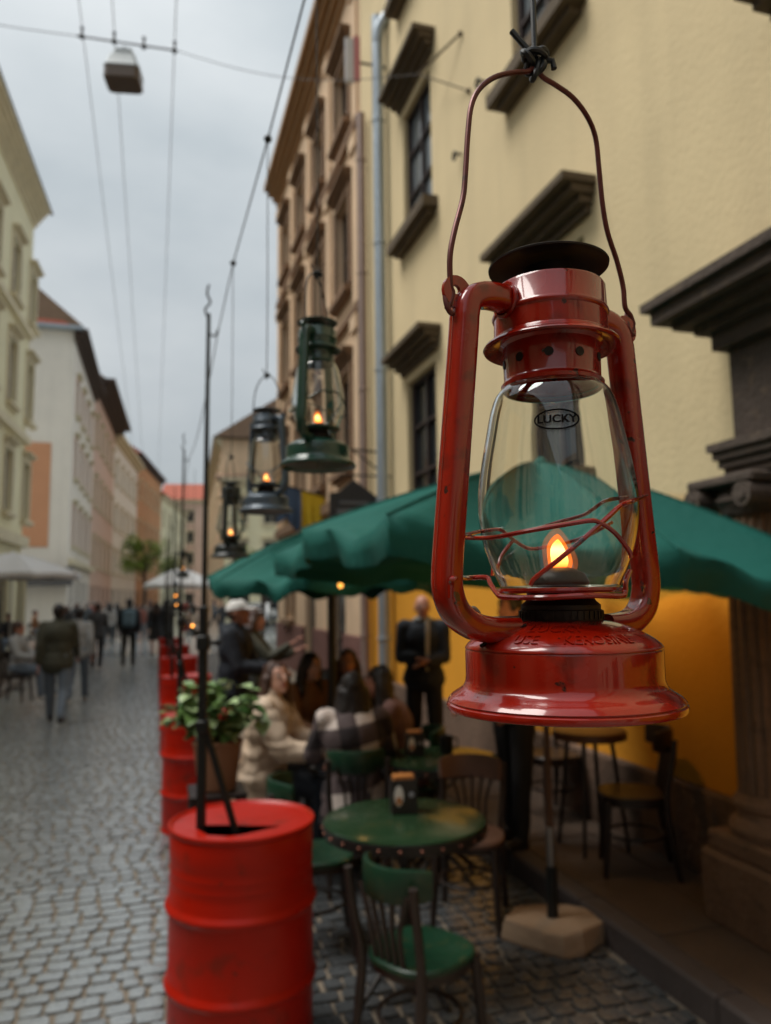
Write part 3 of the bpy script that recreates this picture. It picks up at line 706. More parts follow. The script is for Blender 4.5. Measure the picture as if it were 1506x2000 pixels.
for s in (-1, 1):
    b.tube([(cxx-.235, cyy+s*.185, zcap-.115), (XW-.05, cyy+s*.185, zcap-.115)], .062, 16)
    b.tube([(cxx-.245, cyy+s*.185, zcap-.115), (cxx-.225, cyy+s*.185, zcap-.115)], .03, 12)
b.lathe([(.15, -.06), (.17, -.09), (.185, -.13), (.16, -.17), (.15, -.2)], 28, (cxx, cyy, zcap))
b.build('capital', M_PORT, pt)
zb = .78; sh = MB(); nfl = 20; rows = []
for j in range(12):
    t_ = j/11; z = zb+(zcap-.2-zb)*t_; R_ = .155*(1-.12*t_**1.6); row = []
    for k in range(nfl*4):
        a = 2*PI*k/(nfl*4); row.append((cxx+math.cos(a)*(R_-.012*(.5+.5*math.cos(nfl*a))), cyy+math.sin(a)*(R_-.012*(.5+.5*math.cos(nfl*a))), z))
    rows.append(row)
sh.grid(rows, True).build('column_shaft', M_PORTL, pt)
MB().lathe([(.155, .0), (.165, -.02), (.185, -.045), (.185, -.07), (.165, -.09), (.17, -.12), (.2, -.145), (.21, -.175), (.2, -.2), (.2, -.215)], 32, (cxx, cyy, zb)).build('column_base', M_PORTL, pt)
b = MB(); b.box((cxx-.22, cyy-.23, .47), (XW-.001, cyy+.23, zb-.216), .012); b.box((cxx-.25, cyy-.26, .11), (XW-.002, cyy+.26, .469), .02); b.build('pedestal', M_PORTL, pt)

# wall bits: eye bolts, anchors and a cable bracket on the yellow facade
for u, v, lab in ((902, 302, 'rusty eye bolt high on the yellow wall'), (806, 458, 'small iron hook under the far upper window sill'), (948, 160, 'dark iron hook beside the top window sill')):
    p = at_x(u, v, XW); t = MB(); t.tube([(XW+.02, p.y, p.z), (XW-.07, p.y, p.z)], .014, 8); t.tube([(XW-.09, p.y+.045*math.cos(a), p.z-.03+.045*math.sin(a)) for a in [2*PI*q/20 for q in range(20)]], .012, 6, closed=True)
    tag(t.build('eye_bolt', M_DWIRE), lab, 'wall hook')
br = at_x(880, 112, XW); t = MB(); bx = Vector((XW-.02, br.y-.35, br.z+.03)); t.tube([(XW-.28, br.y+.35, br.z-.02), bx], .014, 6); q2 = at_x(918, 178, XW); t.tube([(XW-.28, br.y+.35, br.z-.02), (XW-.01, q2.y, q2.z)], .009, 6); t.ball((XW-.015, q2.y, q2.z), .03, 8, 6); t.ball(bx, .03, 8, 6)
tag(t.build('cable_bracket', M_HOOD), 'forked iron cable bracket on the yellow wall near the lantern cord', 'bracket')
BRK = Vector((XW-.28, br.y+.35, br.z-.02))

# left side, near to far
M_LY = ramp_plaster('left_yellow_plaster', (.76, .70, .47), None, 0, .25, .2)
M_CRM = mat('cream_moulding', (.66, .58, .40), .85, 0, .3, 3)
M_WHT = ramp_plaster('white_plaster', (.80, .74, .65), None, 0, .2, .15)
M_PNK = ramp_plaster('pink_plaster', (.66, .46, .36), None, 0, .3, .2)
M_ORG = ramp_plaster('orange_plaster', (.55, .27, .12), None, 0, .3, .2)
M_ROOFR = mat('red_roof_tiles', (.36, .09, .05), .8, 0, .3, 4, .4, 12)
M_ROOFB = mat('brown_roof_tiles', (.22, .14, .09), .85, 0, .4, 3, .4, 12)
M_EAVE = mat('dark_eave', (.06, .038, .028), .8)
def win_l(fm, hoodm, sur):
    def f(root, M, o):
        if o[2] < .6:
            a, c, d, e = o; q = MB(); q.box((a+.03, -.19, d), (c-.03, -.15, e-.03), M=M); dr = q.build('door', M_FRM, root, None); MB().box((a+.12, -.15, d+.5), (c-.12, -.13, e-.3), M=M).build('door_pane', M_PANE, dr, None); return
        window(root, M, o, fm, M_PANE, hood=(.25, .2, .15), sill=(.2, .14, .12), nu=2, nv=2, surround=(.16, sur), hm=hoodm)
    return f
YE = 30.5
ops = []
for i in range(9):
    a = YE-1.8-i*2.7-14
    if a < 1: continue
    for z_, h_ in ((4.6, 2.0), (8.1, 2.1), (11.6, 1.9)): ops.append((a, a+1.1, z_, z_+h_))
    ops.append((a-.3, a+1.4, .1, 3.0))
house('left_yellow_building', 'pale yellow building with stepped cornices at the left edge', (XWL-.72, 14), (XWL, YE-1.5), 1, 10, 16.0, M_LY, ops, cornice=(.5, 15.2, 5), cm=M_CRM, win=win_l(M_FRML, M_CRM, M_CRM), bands=((3.6, .35, .25), (7.2, .25, .18), (11.0, .22, .15)), bandm=M_CRM, roof=(2.5, .55), rm=M_EAVE)
YG = 44.0
ops = []
for i in range(4):
    a = 1.5+i*3.0
    for z_, h_ in ((4.8, 2.2), (8.6, 2.2), (12.2, 2.0)): ops.append((a, a+1.2, z_, z_+h_))
    ops.append((a-.2, a+1.4, .1, 2.9))
gb, MG = house('white_gable_house', 'white house with blank side wall, orange patch and red roof edge on the left', (XWL, YG), (XWL+.1, YG+13.5), 1, 9, 16.6, M_WHT, ops, cornice=(.7, 15.9, 3), cm=M_EAVE, win=win_l(M_FRML, M_CRM, M_PNK), bands=((3.7, .3, .3),), bandm=M_CRM, roof=(4.2, .5), rm=M_ROOFB)
MB().box((XWL-9.2, YG-.62, 16.45), (XWL+.5, YG-.02, 16.62)).build('eave_gutter', M_ZINC, gb, None)
q = MB(); q.quad((XWL-9.2, YG-.6, 16.63), (XWL-.2, YG-.6, 16.63), (XWL-3.4, YG+.3, 18.6), (XWL-9.2, YG+.3, 20.2)); q.quad((XWL-9.2, YG-.6, 16.64), (XWL-9.2, YG+.3, 20.22), (XWL-3.4, YG+.3, 18.62), (XWL-.2, YG-.6, 16.64)); q.build('red_roof_skirt', M_ROOFR, gb, None)
MB().box((XWL-9, YG-.03, 4.6), (XWL-1.0, YG-.005, 10.2)).build('orange_patch', mat('orange_wall_patch', (.62, .30, .16), .9, 0, .2, 1), gb, None)
MB().box((XWL-5.5, YG-1.2, 2.55), (XWL+.3, YG-.01, 3.5)).build('shop_fascia', mat('grey_fascia', (.09, .085, .085), .7), gb, None)
def simple(name, label, p0, p1, H, wm, n, floors, cm, rm, nside=1, depth=9, rise=3.5, corn=.6):
    M_, W_ = T2(p0, p1, nside); o_ = []
    for i in range(n):
        a = W_*(i+.5)/n-.6
        for k in range(floors): z_ = 4.2+k*(H-4.4)/floors; o_.append((a, a+1.2, z_, z_+2.0))
        o_.append((a-.2, a+1.4, .1, 2.8))
    return house(name, label, p0, p1, nside, depth, H, wm, o_, cornice=(corn, H-.7, 3), cm=cm, win=win_l(M_FRML, M_CRM, M_CRM), roof=(rise, .7), rm=rm)
simple('pink_house', 'pinkish house with dark eaves beyond the white gable house', (XWL+.1, YG+13.6), (XWL+.7, YG+30), 17.6, M_PNK, 5, 3, M_EAVE, M_ROOFB, corn=1.4)
simple('pale_house', 'pale narrow house further down the left row', (XWL+.7, YG+30.1), (XWL+2.4, YG+48), 17.0, M_WHT, 5, 3, M_CRM, M_ROOFB, corn=.8)
simple('orange_house', 'orange plastered house near the far end of the left row', (XWL+2.4, YG+48.1), (XWL+5.2, YG+68), 18.5, M_ORG, 5, 3, M_EAVE, M_ROOFR)
simple('far_cream_house', 'small cream house last in the left row', (XWL+5.2, YG+68.1), (XWL+9.5, YG+92), 16.5, M_LY, 5, 3, M_CRM, M_ROOFB)
simple('end_house', 'pinkish house closing off the far end of the street', (1.5, 142), (26, 138), 19.5, M_PNK, 8, 4, M_CRM, M_ROOFR, nside=1)
simple('far_right_house', 'cream house across the square beyond the tan building', (5.2, 61), (17, 58), 11.2, M_LY, 5, 2, M_CRM, M_ROOFB, nside=1, rise=1.6)
simple('far_right_row_house', 'grey ochre house further along on the right of the street', (5.0, 61.5), (6.5, 100), 14.5, M_TAN, 9, 3, M_CRM, M_ROOFB, nside=-1)
simple('square_house', 'ochre house at the back of the square, mostly hidden by the tan building', (17.2, 57.5), (30, 52), 13.5, M_TAN, 5, 3, M_CRM, M_ROOFR, nside=1)

# the street goes on behind the camera
ops = []
for i in range(9):
    a = 1.2+i*3.1
    for z_, h_ in ((4.0, 1.2),): ops.append((a, a+1.1, z_, z_+h_))
    ops.append((a-.2, a+1.3, .1, 3.0))
house('opposite_house', 'grey house opposite the cafe, beside the left pavement', (XWL, -14), (XWL, 13.2), 1, 10, 6.0, mat('opposite_plaster', (.42, .36, .27), .9, 0, .25, 1.2), ops, cornice=(.4, 5.6, 3), cm=M_CRM, win=win_l(M_FRML, M_CRM, M_CRM), roof=(1.2, .5), rm=M_EAVE)

simple('street_end_house', 'brown house closing the street behind the viewer', (XW+4, -30), (XWL-4, -30), 12, M_PNK, 5, 2, M_CRM, M_ROOFB, nside=-1)

simple('rear_house', 'ochre house next along behind the yellow building', (XW, -24), (XW, -3.3), 13.5, M_TAN, 6, 3, M_CRM, M_ROOFB, nside=-1)

# ================================================================== red oil barrels with poles
def barrel_meshes():
    r = .288; H = .88; pr = [(0, .012), (r-.015, .012), (r-.004, 0), (r+.006, .004), (r+.006, .016), (r-.002, .024)]
    def ribs(z): return [(r, z-.03), (r+.004, z-.018), (r+.013, z-.008), (r+.0155, z), (r+.013, z+.008), (r+.004, z+.018), (r, z+.03)]
    pr += [(r, .05)]+ribs(.285)+ribs(.575)
    for z in (.66, .70, .74): pr += [(r, z-.018), (r-.005, z), (r, z+.018)]
    pr += [(r, H-.03), (r-.002, H-.024), (r+.006, H-.016), (r+.008, H-.006), (r+.006, H), (r, H+.002), (r-.006, H-.002), (r-.010, H-.008), (r-.016, H-.012)]
    bb = MB().lathe(pr, 72); bb.v = [(x*(1+.006*mnoise.noise(Vector((x*5, y*5, z*4)))), y*(1+.006*mnoise.noise(Vector((x*5, y*5, z*4)))), z) for x, y, z in bb.v]; body = bb.mesh('drum', 50)
    cu = bpy.data.curves.new('lid', 'CURVE'); cu.dimensions = '2D'; cu.fill_mode = 'BOTH'; cu.extrude = .0012
    def sp(pts):
        s = cu.splines.new('POLY'); s.points.add(len(pts)-1); s.use_cyclic_u = True
        for p, q in zip(s.points, pts): p.co = (q[0], q[1], 0, 1)
    sp([((r-.012)*math.cos(2*PI*k/64), (r-.012)*math.sin(2*PI*k/64)) for k in range(64)])
    # cut opening, in the camera's frame when the barrel faces it
    sp([(-.172, -.048), (-.165, -.10), (-.10, -.185), (-.02, -.205), (.03, -.19), (.175, -.075)])
    o = bpy.data.objects.new('lid', cu); C.objects.link(o); lid = eval_mesh(o); bpy.data.objects.remove(o)
    return body, lid
BB, BL = barrel_meshes(); BB.materials.append(M_BRL); BL.materials.append(M_BRL)
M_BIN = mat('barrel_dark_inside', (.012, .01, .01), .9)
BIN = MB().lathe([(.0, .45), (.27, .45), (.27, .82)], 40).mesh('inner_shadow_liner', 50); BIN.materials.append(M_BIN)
BAR = [(470, 1601, .88), (392, 1374, .88), (357, 1303, .88), (343, 1270, .88)]
bar_xy = []
p0 = at_z(476, 1598, .88)
for i in range(6): bar_xy.append(Vector((p0.x-.005+.012*i, p0.y+i*3.12, 0)))
labs = ['nearest red oil barrel with black cut opening in its lid', 'second red oil barrel, half hidden behind the leafy plant', 'third red oil barrel along the cobbled street', 'fourth red oil barrel down the row', 'fifth red oil barrel down the row', 'farthest red oil barrel in the row']
plabs = ['black pole with slanted brace standing in the nearest red barrel', 'black pole rising from the second barrel', 'black pole rising from the third barrel', 'black pole rising from the fourth barrel', 'black pole rising from the fifth barrel', 'black pole rising from the farthest barrel']
PM = None; pole_tops = []
for i, p in enumerate(bar_xy):
    t = thing('oil_barrel', labs[i], 'barrel', p, -TH, 'red barrels along the street'); obj('drum', BB, t); ld = obj('lid', BL, t); ld.location = (0, 0, .869); obj('shadow_liner', BIN, t)
    q = p+R0*(-.150)+F0*(-.085)
    t = thing('steel_pole', plabs[i], 'pole', q, -TH, 'poles standing in the barrels')
    if PM is None:
        b = MB(); b.box((-.017, -.017, .46), (.017, .017, 1.75), .003); lo = b.mesh('lower_tube', None)
        up = MB().tube([(0, 0, 1.75), (.002, 0, 2.4), (.004, 0, 3.0)], [.011, .010, .008], 10).mesh('upper_rod', 60)
        b = MB(); b.tube(spline([(0, 0, 2.92), (.03, 0, 2.90), (.045, 0, 2.93)], 5), .004, 6); b.tube(spline([(.002, 0, 2.98), (-.012, 0, 3.02), (.01, 0, 3.05), (-.004, 0, 3.09), (.003, 0, 3.13)], 5), .005, 6); fi = b.mesh('hook_finial', 60)
        br_ = MB(); br_.box((-.0125, -.0125, 0), (.0125, .0125, .62), .003, M=Matrix.Translation((.18, 0, .72)) @ Matrix.Rotation(-.30, 4, 'Y')); br_ = br_.mesh('brace', None)
        b = MB(); b.box((-.024, -.024, 1.24), (.026, .024, 1.29), .005); cl2 = b.mesh('brace_bracket', 40); b = MB(); b.box((-.026, -.026, 1.57), (.026, .026, 1.63), .005); b.tube([(.02, 0, 1.6), (.055, 0, 1.6)], .008, 8); b.ball((.058, 0, 1.6), .014, 10, 8); cl = b.mesh('clamp_collar', 40)
        PM = (('lower_tube', lo), ('upper_rod', up), ('hook_finial', fi), ('brace', br_), ('clamp_collar', cl), ('brace_bracket', cl2))
        for _, m_ in PM: m_.materials.append(M_POLE)
    for n_, m_ in PM: obj(n_, m_, t)
    pole_tops.append(q+Vector((.045*R0.x, .045*R0.y, 2.92)))
# overhead wire with the lanterns, through the cord knots, then pole to pole
wr = thing('lantern_wire', 'thin overhead wire carrying the lanterns from pole to pole', 'wire', (0, 0, 0))
WIRE.sort(key=lambda p: p[1])
pts = [Vector((WIRE[0][0]-.02, -3.0, 2.98))]+[Vector(p) for p in WIRE]+[pole_tops[0]]
b = MB(); b.tube(pts, .0022, 6)
for p in WIRE[1:]: b.ball(p, .011, 8, 6)
b.build('wire_span', M_CORD, wr)
for c_ in CORDS: c_.parent = wr
for a, c_ in zip(pole_tops, pole_tops[1:]):
    MB().tube([a.lerp(c_, k/10)+Vector((0, 0, -.10*math.sin(PI*k/10))) for k in range(11)], .0025, 6).build('wire_span', M_CORD, wr)
# far lanterns on the next spans
for u, v, D, m_, lab in ((357, 1110, 7.2, M_BLK, 'small black far lantern glowing highest in the receding row'), (343, 1163, 9.6, M_GRY, 'small grey far lantern above another in the receding row'), (344, 1181, 10.7, M_BLK, 'tiny black far lantern just below the grey one'),
                         (362, 1215, 6.85, M_RED, 'small red far lantern low over the second barrel'), (376, 1222, 6.3, M_BLK, 'small black far lantern lowest, right of the red far one')):
    p = at_d(u, v, D); zb_ = p.z-.086
    lantern(lab, (p.x, p.y, zb_), rad(40+u*7), m_, m_, 'lanterns strung along the wire', near_=False)
    MB().tube([(p.x, p.y, zb_+.34), (p.x, p.y, 2.86)], .0016, 6).build('hanging_cord', M_CORD, wr)

# ================================================================== chairs and tables
def chair_meshes():
    m = {}
    def outline(s, n=40):
        out = []
        for k in range(n):
            a = 2*PI*k/n; c, si = math.cos(a), math.sin(a); e = .72
            out.append((s*(.200-.02*(si < 0)*abs(si))*math.copysign(abs(c)**e, c), s*.200*math.copysign(abs(si)**e, si)))
        return out
    rows = [[(x, y, z) for x, y in outline(s)] for s, z in ((.93, .430), (1.0, .438), (1.0, .455), (.97, .462), (.85, .461), (.4, .455))]
    m['seat'] = MB().grid(rows, True, True, True).mesh('seat', 40)
    m['seat_rim'] = MB().grid([[(x, y, z) for x, y in outline(s)] for s, z in ((.90, .40), (.94, .40), (.94, .431), (.90, .431))], True).mesh('seat_rim', 40)
    m['leg_f'] = [MB().tube([(s*.155, .155, .43), (s*.168, .172, .2), (s*.178, .19, 0)], [.022, .020, .016], 10).mesh('leg', 60) for s in (-1, 1)]
    m['leg_b'] = [MB().tube(spline([(s*.182, -.232, .80), (s*.178, -.205, .62), (s*.165, -.175, .45), (s*.168, -.19, .25), (s*.178, -.23, 0)], 5), [.018]*10+[.021]*6+[.017]*5, 10).mesh('back_leg', 60) for s in (-1, 1)]
    def arc(z, R, cy, half, n=16): return [(R*math.sin(a), cy-R*math.cos(a), z) for a in [(-half+2*half*k/n) for k in range(n+1)]]
    rows = []
    A = rad(58)
    sec = [(.248, .712), (.241, .720), (.245, .828), (.253, .846), (.267, .844), (.273, .826), (.269, .720), (.262, .712)]
    n = 22
    for k in range(n+1):
        a = -A+2*A*k/n; ed = 1-.22*abs(2*k/n-1)**6; row = []
        for R, z in sec: zz = .787+(z-.787)*ed; row.append((R*math.sin(a)*.80, .02-R*math.cos(a), zz))
        rows.append(row)
    m['top_rail'] = MB().grid(rows, True, True, True).mesh('top_rail', 40)
    b = []
    for k in range(5):
        s = (k-2)/2; b.append(MB().tube(spline([(s*.075, -.178, .455), (s*.082, -.205, .60), (s*.13, -.232+.012*abs(s)*2, .75)], 4), .011, 8, flat=.5).mesh('back_slat', 60))
    m['slats'] = b
    m['ring'] = MB().tube([(.168*math.cos(a), .168*math.sin(a)-.01, .215) for a in [2*PI*k/40 for k in range(40)]], .0095, 8, closed=True).mesh('ring_stretcher', 60)
    return m
CM = chair_meshes(); CMM = {}
def chair(label, loc, rz, m, m2=None, group='bentwood cafe chairs', cat='chair'):
    t = thing('bentwood_chair', label, cat, loc, rz, group); m2 = m2 or m
    def pt_(n, me, mm):
        k = (me.name, mm.name)
        if k not in CMM: q = me.copy(); q.materials.append(mm); CMM[k] = q
        obj(n, CMM[k], t)
    pt_('seat', CM['seat'], m); pt_('seat_rim', CM['seat_rim'], m2); pt_('top_rail', CM['top_rail'], m); pt_('ring_stretcher', CM['ring'], m2)
    for me in CM['leg_f']+CM['leg_b']: pt_('leg', me, m2)
    for me in CM['slats']: pt_('back_slat', me, m2)
    return t
def table(label, loc, r, zt, topm, group='round cafe tables', rimm=None, studs=26, legs=False):
    t = thing('cafe_table', label, 'table', loc, 0, group)
    MB().lathe([(0, zt), (r-.012, zt), (r-.002, zt-.003), (r, zt-.008), (r-.004, zt-.012)], 64).build('table_top', topm, t)
    bd = MB().lathe([(r-.006, zt-.010), (r+.004, zt-.012), (r+.004, zt-.055), (r-.004, zt-.058), (r-.03, zt-.05), (0, zt-.05)], 64).build('rim_band', rimm or M_RIM, t)
    if studs:
        sm = MB().ball((0, 0, 0), .0085, 8, 6).mesh('stud', 60); sm.materials.append(M_STUD)
        for k in range(studs): a = 2*PI*k/studs; o = obj('stud', sm, bd); o.location = ((r+.004)*math.cos(a), (r+.004)*math.sin(a), zt-.034)
    if legs:
        for k in range(4):
            a = PI/4+k*PI/2; MB().tube([(.6*r*math.cos(a), .6*r*math.sin(a), zt-.05), (.95*r*math.cos(a), .95*r*math.sin(a), 0)], [.016, .013], 8).build('leg', M_CHD, t)
    else:
        MB().lathe([(.05, zt-.052), (.045, zt-.08), (.028, zt-.11), (.025, .35), (.033, .3), (.033, .26), (.025, .22), (.027, .1), (.04, .06), (.045, .04)], 20).build('column', M_RIM, t)
        for k in range(4):
            a = .4+k*PI/2; MB().tube(spline([(.02*math.cos(a), .02*math.sin(a), .16), (.12*math.cos(a), .12*math.sin(a), .13), (.22*math.cos(a), .22*math.sin(a), .05), (.27*math.cos(a), .27*math.sin(a), .014)], 4), .014, 8).build('foot', M_RIM, t)
        for k in range(3):
            a = .2+k*2*PI/3; MB().tube(spline([(.028*math.cos(a), .028*math.sin(a), zt-.2), (.1*math.cos(a), .1*math.sin(a), zt-.16), (.2*math.cos(a), .2*math.sin(a), zt-.056)], 4), .008, 6).build('bracket', M_RIM, t)
    return t
T1 = at_z(790, 1598, .75); T2p = at_z(862, 1478, .75); T3 = at_z(600, 1428, .75)
for q_ in (T1, T2p, T3): q_.z = 0
table('round green lacquered table with copper studs, closest to the red barrel', T1, .378, .75, M_TBT)
table('round green table with a dark mug, behind the nearest table', T2p, .37, .75, M_TBT)
table('small round dark table between the seated women', T3, .33, .75, M_TBT)
tb4 = at_z(1150, 1425, .88); tb4.z = .125
table('small round brown table with splayed dark legs on the pavement', tb4, .24, .76, mat('brown_table_top', (.13, .06, .03), .35, 0, .4, 8), rimm=mat('brown_table_rim', (.09, .04, .02), .4), studs=0, legs=True)
c1 = at_z(822, 1850, .43)
chair('green bentwood chair seen from behind at the bottom, closest to the camera', (c1.x, c1.y, 0), rad(-62), M_CHG, M_CHD).scale = (.95, .95, .93)
c2 = at_z(622, 1662, .46)
chair('green bentwood chair between the red barrel and the studded table', (c2.x-.02, c2.y, 0), rad(-98), M_CHG, M_CHD)
M_CHP = mat('pale_worn_wood', (.16, .085, .06), .6, 0, .3, 9)
c3 = at_z(925, 1640, .46)
chair('chair with worn pinkish wood behind the right side of the studded table', (c3.x+.02, c3.y+.12, 0), rad(150), M_CHP, M_CHD)
c4 = at_z(1235, 1545, .58)
chair('dark bentwood chair standing on the pavement by the yellow wall', (c4.x, c4.y, .122), rad(62), M_CHD)
chair('dark bentwood chair behind the small brown table on the pavement', (tb4.x+.12, tb4.y+.75, .122), rad(185), M_CHD)

# condiment holders and bits on the tables
M_HOLD = mat('black_holder', (.012, .012, .012), .35)
M_WHITE = mat('white_print', (.75, .74, .7), .6)
M_ORB = mat('orange_brown_print', (.45, .17, .04), .5)
def holder(label, loc, s=1.):
    t = thing('napkin_holder', label, 'napkin holder', loc, -TH+.15); b = MB()
    b.box((-.06*s, -.045*s, 0), (.06*s, -.04*s, .15*s), .002); b.box((-.06*s, .04*s, 0), (.06*s, .045*s, .15*s), .002); b.box((-.06*s, -.04*s, 0), (-.055*s, .04*s, .15*s)); b.box((.055*s, -.04*s, 0), (.06*s, .04*s, .15*s)); b.box((-.055*s, -.04*s, 0), (.055*s, .04*s, .006)); b.build('box', M_HOLD, t, None)
    b = MB(); b.box((-.048*s, -.03*s, .008), (.048*s, .03*s, .165*s), .004); b.build('paper_bags', M_ORB, t, None)
    b = MB(); b.lathe([(0, 0), (.030*s, 0), (.030*s, .002), (0, .002)], 24); M = Matrix.Translation((-.028*s, -.046*s, .08*s)) @ Matrix.Rotation(PI/2, 4, 'X') @ Matrix.Diagonal((.7, 1.5, 1, 1)); b.v = [tuple(M @ Vector(p)) for p in b.v]; b.build('oval_label', M_WHITE, t, None)
    b = MB(); b.box((-.04*s, -.051*s, .045*s), (-.016*s, -.0485*s, .075*s)); b.build('label_mark', M_ORB, t, None)
    b = MB(); b.lathe([(0, 0), (.012*s, 0), (.012*s, .002), (0, .002)], 16); M = Matrix.Translation((.03*s, -.046*s, .085*s)) @ Matrix.Rotation(PI/2, 4, 'X'); b.v = [tuple(M @ Vector(p)) for p in b.v]; b.build('round_label', mat('grey_print', (.3, .32, .36), .5), t, None)
h1 = at_z(792, 1588, .752); holder('black napkin holder with a white oval label on the studded table', (h1.x, h1.y+.03, .7515), 1.05)
h2 = at_z(810, 1474, .752)
def mug(label, loc, m):
    t = thing('mug', label, 'mug', loc, 0); MB().lathe([(0, .004), (.035, .004), (.042, 0), (.045, .005), (.046, .11), (.043, .112), (.041, .11), (.04, .02), (0, .018)], 28).build('cup', m, t)
    MB().tube(spline([(.044, 0, .09), (.075, 0, .09), (.08, 0, .055), (.07, 0, .03), (.044, 0, .028)], 5), .006, 8).build('handle', m, t)
holder('black napkin holder on the second green table', (h2.x, h2.y, .7515), .95)
h3 = at_z(872, 1470, .752); mug('small dark mug beside the holder on the second table', (h3.x, h3.y, .7515), M_HOLD)
h4 = at_z(572, 1432, .752); b = MB(); b.box((-.05, -.025, 0), (.05, .025, .02), .006); o = b.build('snack_packet', mat('red_white_packet', (.6, .08, .05), .4)); o.location = (h4.x, h4.y, .7515); o.rotation_euler = (0, 0, .3); tag(o, 'small red packet lying on the dark table beside the cream jacket', 'packet')
t = thing('drinking_glass', 'clear drinking glass on the table of the seated women', 'glass', (T3.x+.08, T3.y-.03, .7515)); MB().lathe([(0, .004), (.025, .004), (.028, .0), (.033, .12), (.0315, .12), (.0265, .012), (0, .01)], 24).build('glass_body', M_GLASS, t); MB().lathe([(0, .0115), (.0262, .0122), (.0300, .08), (0, .08)], 20).build('drink', mat('amber_drink', (.25, .08, .02), .1), t)

# ================================================================== parasols
def parasol(name, label, c, apex, rim, canvas, polem, poler, z0, nsub=10, sag=.05, val=.11, seed=1, base=None, group=None, fold=.02, apex_off=(0, 0), ribm=None):
    """rim: list of (dx, dy, z) rib tips round the canopy"""
    t = thing(name, label, 'parasol', (c[0], c[1], 0), 0, group); n = len(rim); ap = Vector((apex_off[0], apex_off[1], apex)); rr = random.Random(seed)
    cols = []
    for i in range(n):
        a = Vector(rim[i]); b_ = Vector(rim[(i+1) % n])
        for k in range(nsub):
            s = k/nsub; p = a.lerp(b_, s); q = 4*s*(1-s)
            p = p+(Vector((0, 0, p.z))-p)*(.055*q)        # scalloped edge drawn in
            cols.append((p, q, i+s))
    rows = []; R = 14
    for j in range(R+1):
        f = (j/R); row = []
        for p, q, ph in cols:
            P_ = ap.lerp(p, .04+.96*f)
            P_.z = ap.z-(ap.z-p.z)*f**1.25-sag*q*math.sin(PI*f*.9)
            w_ = fold*f*f*(math.sin(ph*2*PI*1.5+seed)+.5*math.sin(ph*2*PI*2.5+f*3+seed*2)); P_.z += w_*(.25+.75*q)
            row.append(P_)
        rows.append(row)
    edge = rows[-1]
    for h in (.5, 1.):
        row = []
        for (p, q, ph), e in zip(cols, edge):
            out = Vector((p.x, p.y, 0)).normalized(); row.append(e+Vector((0, 0, -val*h*(1-.12*q)))+out*(-.02*h+.035*h*math.sin(ph*2*PI*2+seed)*q))
        rows.append(row)
    inner = [[P_+Vector((0, 0, -.004)) if j < R else P_*.9985 for P_ in r] for j, r in enumerate(rows)]
    mb = MB(); mb.grid([r for r in rows]+inner[::-1], True, True, False)
    cn = mb.build('canopy', canvas, t, 100)
    for i in range(n): MB().tube([r[i*nsub]+Vector((0, 0, .003)) for r in rows[1:R+1]], .0045, 5).build('seam', canvas, cn)
    MB().lathe([(0, .05), (.02, .05), (.05, .03), (.06, 0), (.02, -.02), (0, -.02)], 16, (ap.x, ap.y, apex-.01)).build('finial', canvas, t)
    MB().tube([(0, 0, z0), (ap.x*.5, ap.y*.5, (z0+apex)*.5), (ap.x, ap.y, apex-.03)], poler, 12).build('pole', polem, t)
    hub = Vector((ap.x*.8, ap.y*.8, apex-.5))
    for r_ in rim:
        rv = Vector(r_); a0 = ap+Vector((0, 0, -.06)); tip = rv+Vector((0, 0, -.03)); d = (Vector((ap.x, ap.y, 0))-Vector((rv.x, rv.y, 0))); tip = tip+d*.02
        pts = [Vector((a0.x+(tip.x-a0.x)*q/8, a0.y+(tip.y-a0.y)*q/8, a0.z+.03*(1-q/8)-(a0.z-tip.z)*(q/8)**1.25)) for q in range(9)]
        rb = MB().tube(pts, .009, 6).build('rib', ribm or polem, t); MB().tube([hub, pts[4]], .007, 6).build('strut', ribm or polem, rb)
    MB().lathe([(0, .03), (.045, .03), (.045, -.03), (0, -.03)], 14, hub).build('runner', polem, t)
    return t
PA = at_z(1080, 1792, .1)
M_DPOLE = mat('parasol_brown_pole', (.10, .045, .02), .45, .1, .2, 6)
hx = 1.22
rimA = [(-hx-.03, -1.22, 2.06), (-.1, -1.30, 1.95), (XW-.12-PA.x, -1.10, 1.83), (XW-.1-PA.x, .1, 1.95), (XW-.12-PA.x, 1.25, 1.92), (-.1, 1.34, 2.02), (-hx-.06, 1.30, 2.06), (-hx-.1, .05, 2.13)]
pa = parasol('green_parasol', 'large dark green canvas parasol spreading behind the red lantern', (PA.x, PA.y), 2.50, rimA, M_CANV, M_DPOLE, .019, .5, sag=.16, val=.14, seed=2, nsub=16, group='green parasols over the cafe', fold=.022)
MB().tube([(0, 0, .10), (0, 0, .36)], .030, 14).build('pole_socket', M_POLE, pa); MB().tube([(0, 0, .355), (0, 0, .56)], .021, 12).build('steel_sleeve', M_STEEL, pa)
PB = at_d(648, 1200, 6.35)
rimB = [(1.06*math.cos(a)*(1.0), 1.12*math.sin(a), 1.93+.03*math.sin(a*3)) for a in [PI/8+k*PI/4 for k in range(8)]]
parasol('green_parasol', 'second green canvas parasol further back, tip reaching the black lantern', (PB.x, PB.y), 2.38, rimB, M_CANV, mat('dark_grey_pole', (.03, .035, .035), .5, .2), .035, 0, sag=.12, val=.11, seed=5, nsub=16, group='green parasols over the cafe', fold=.035)
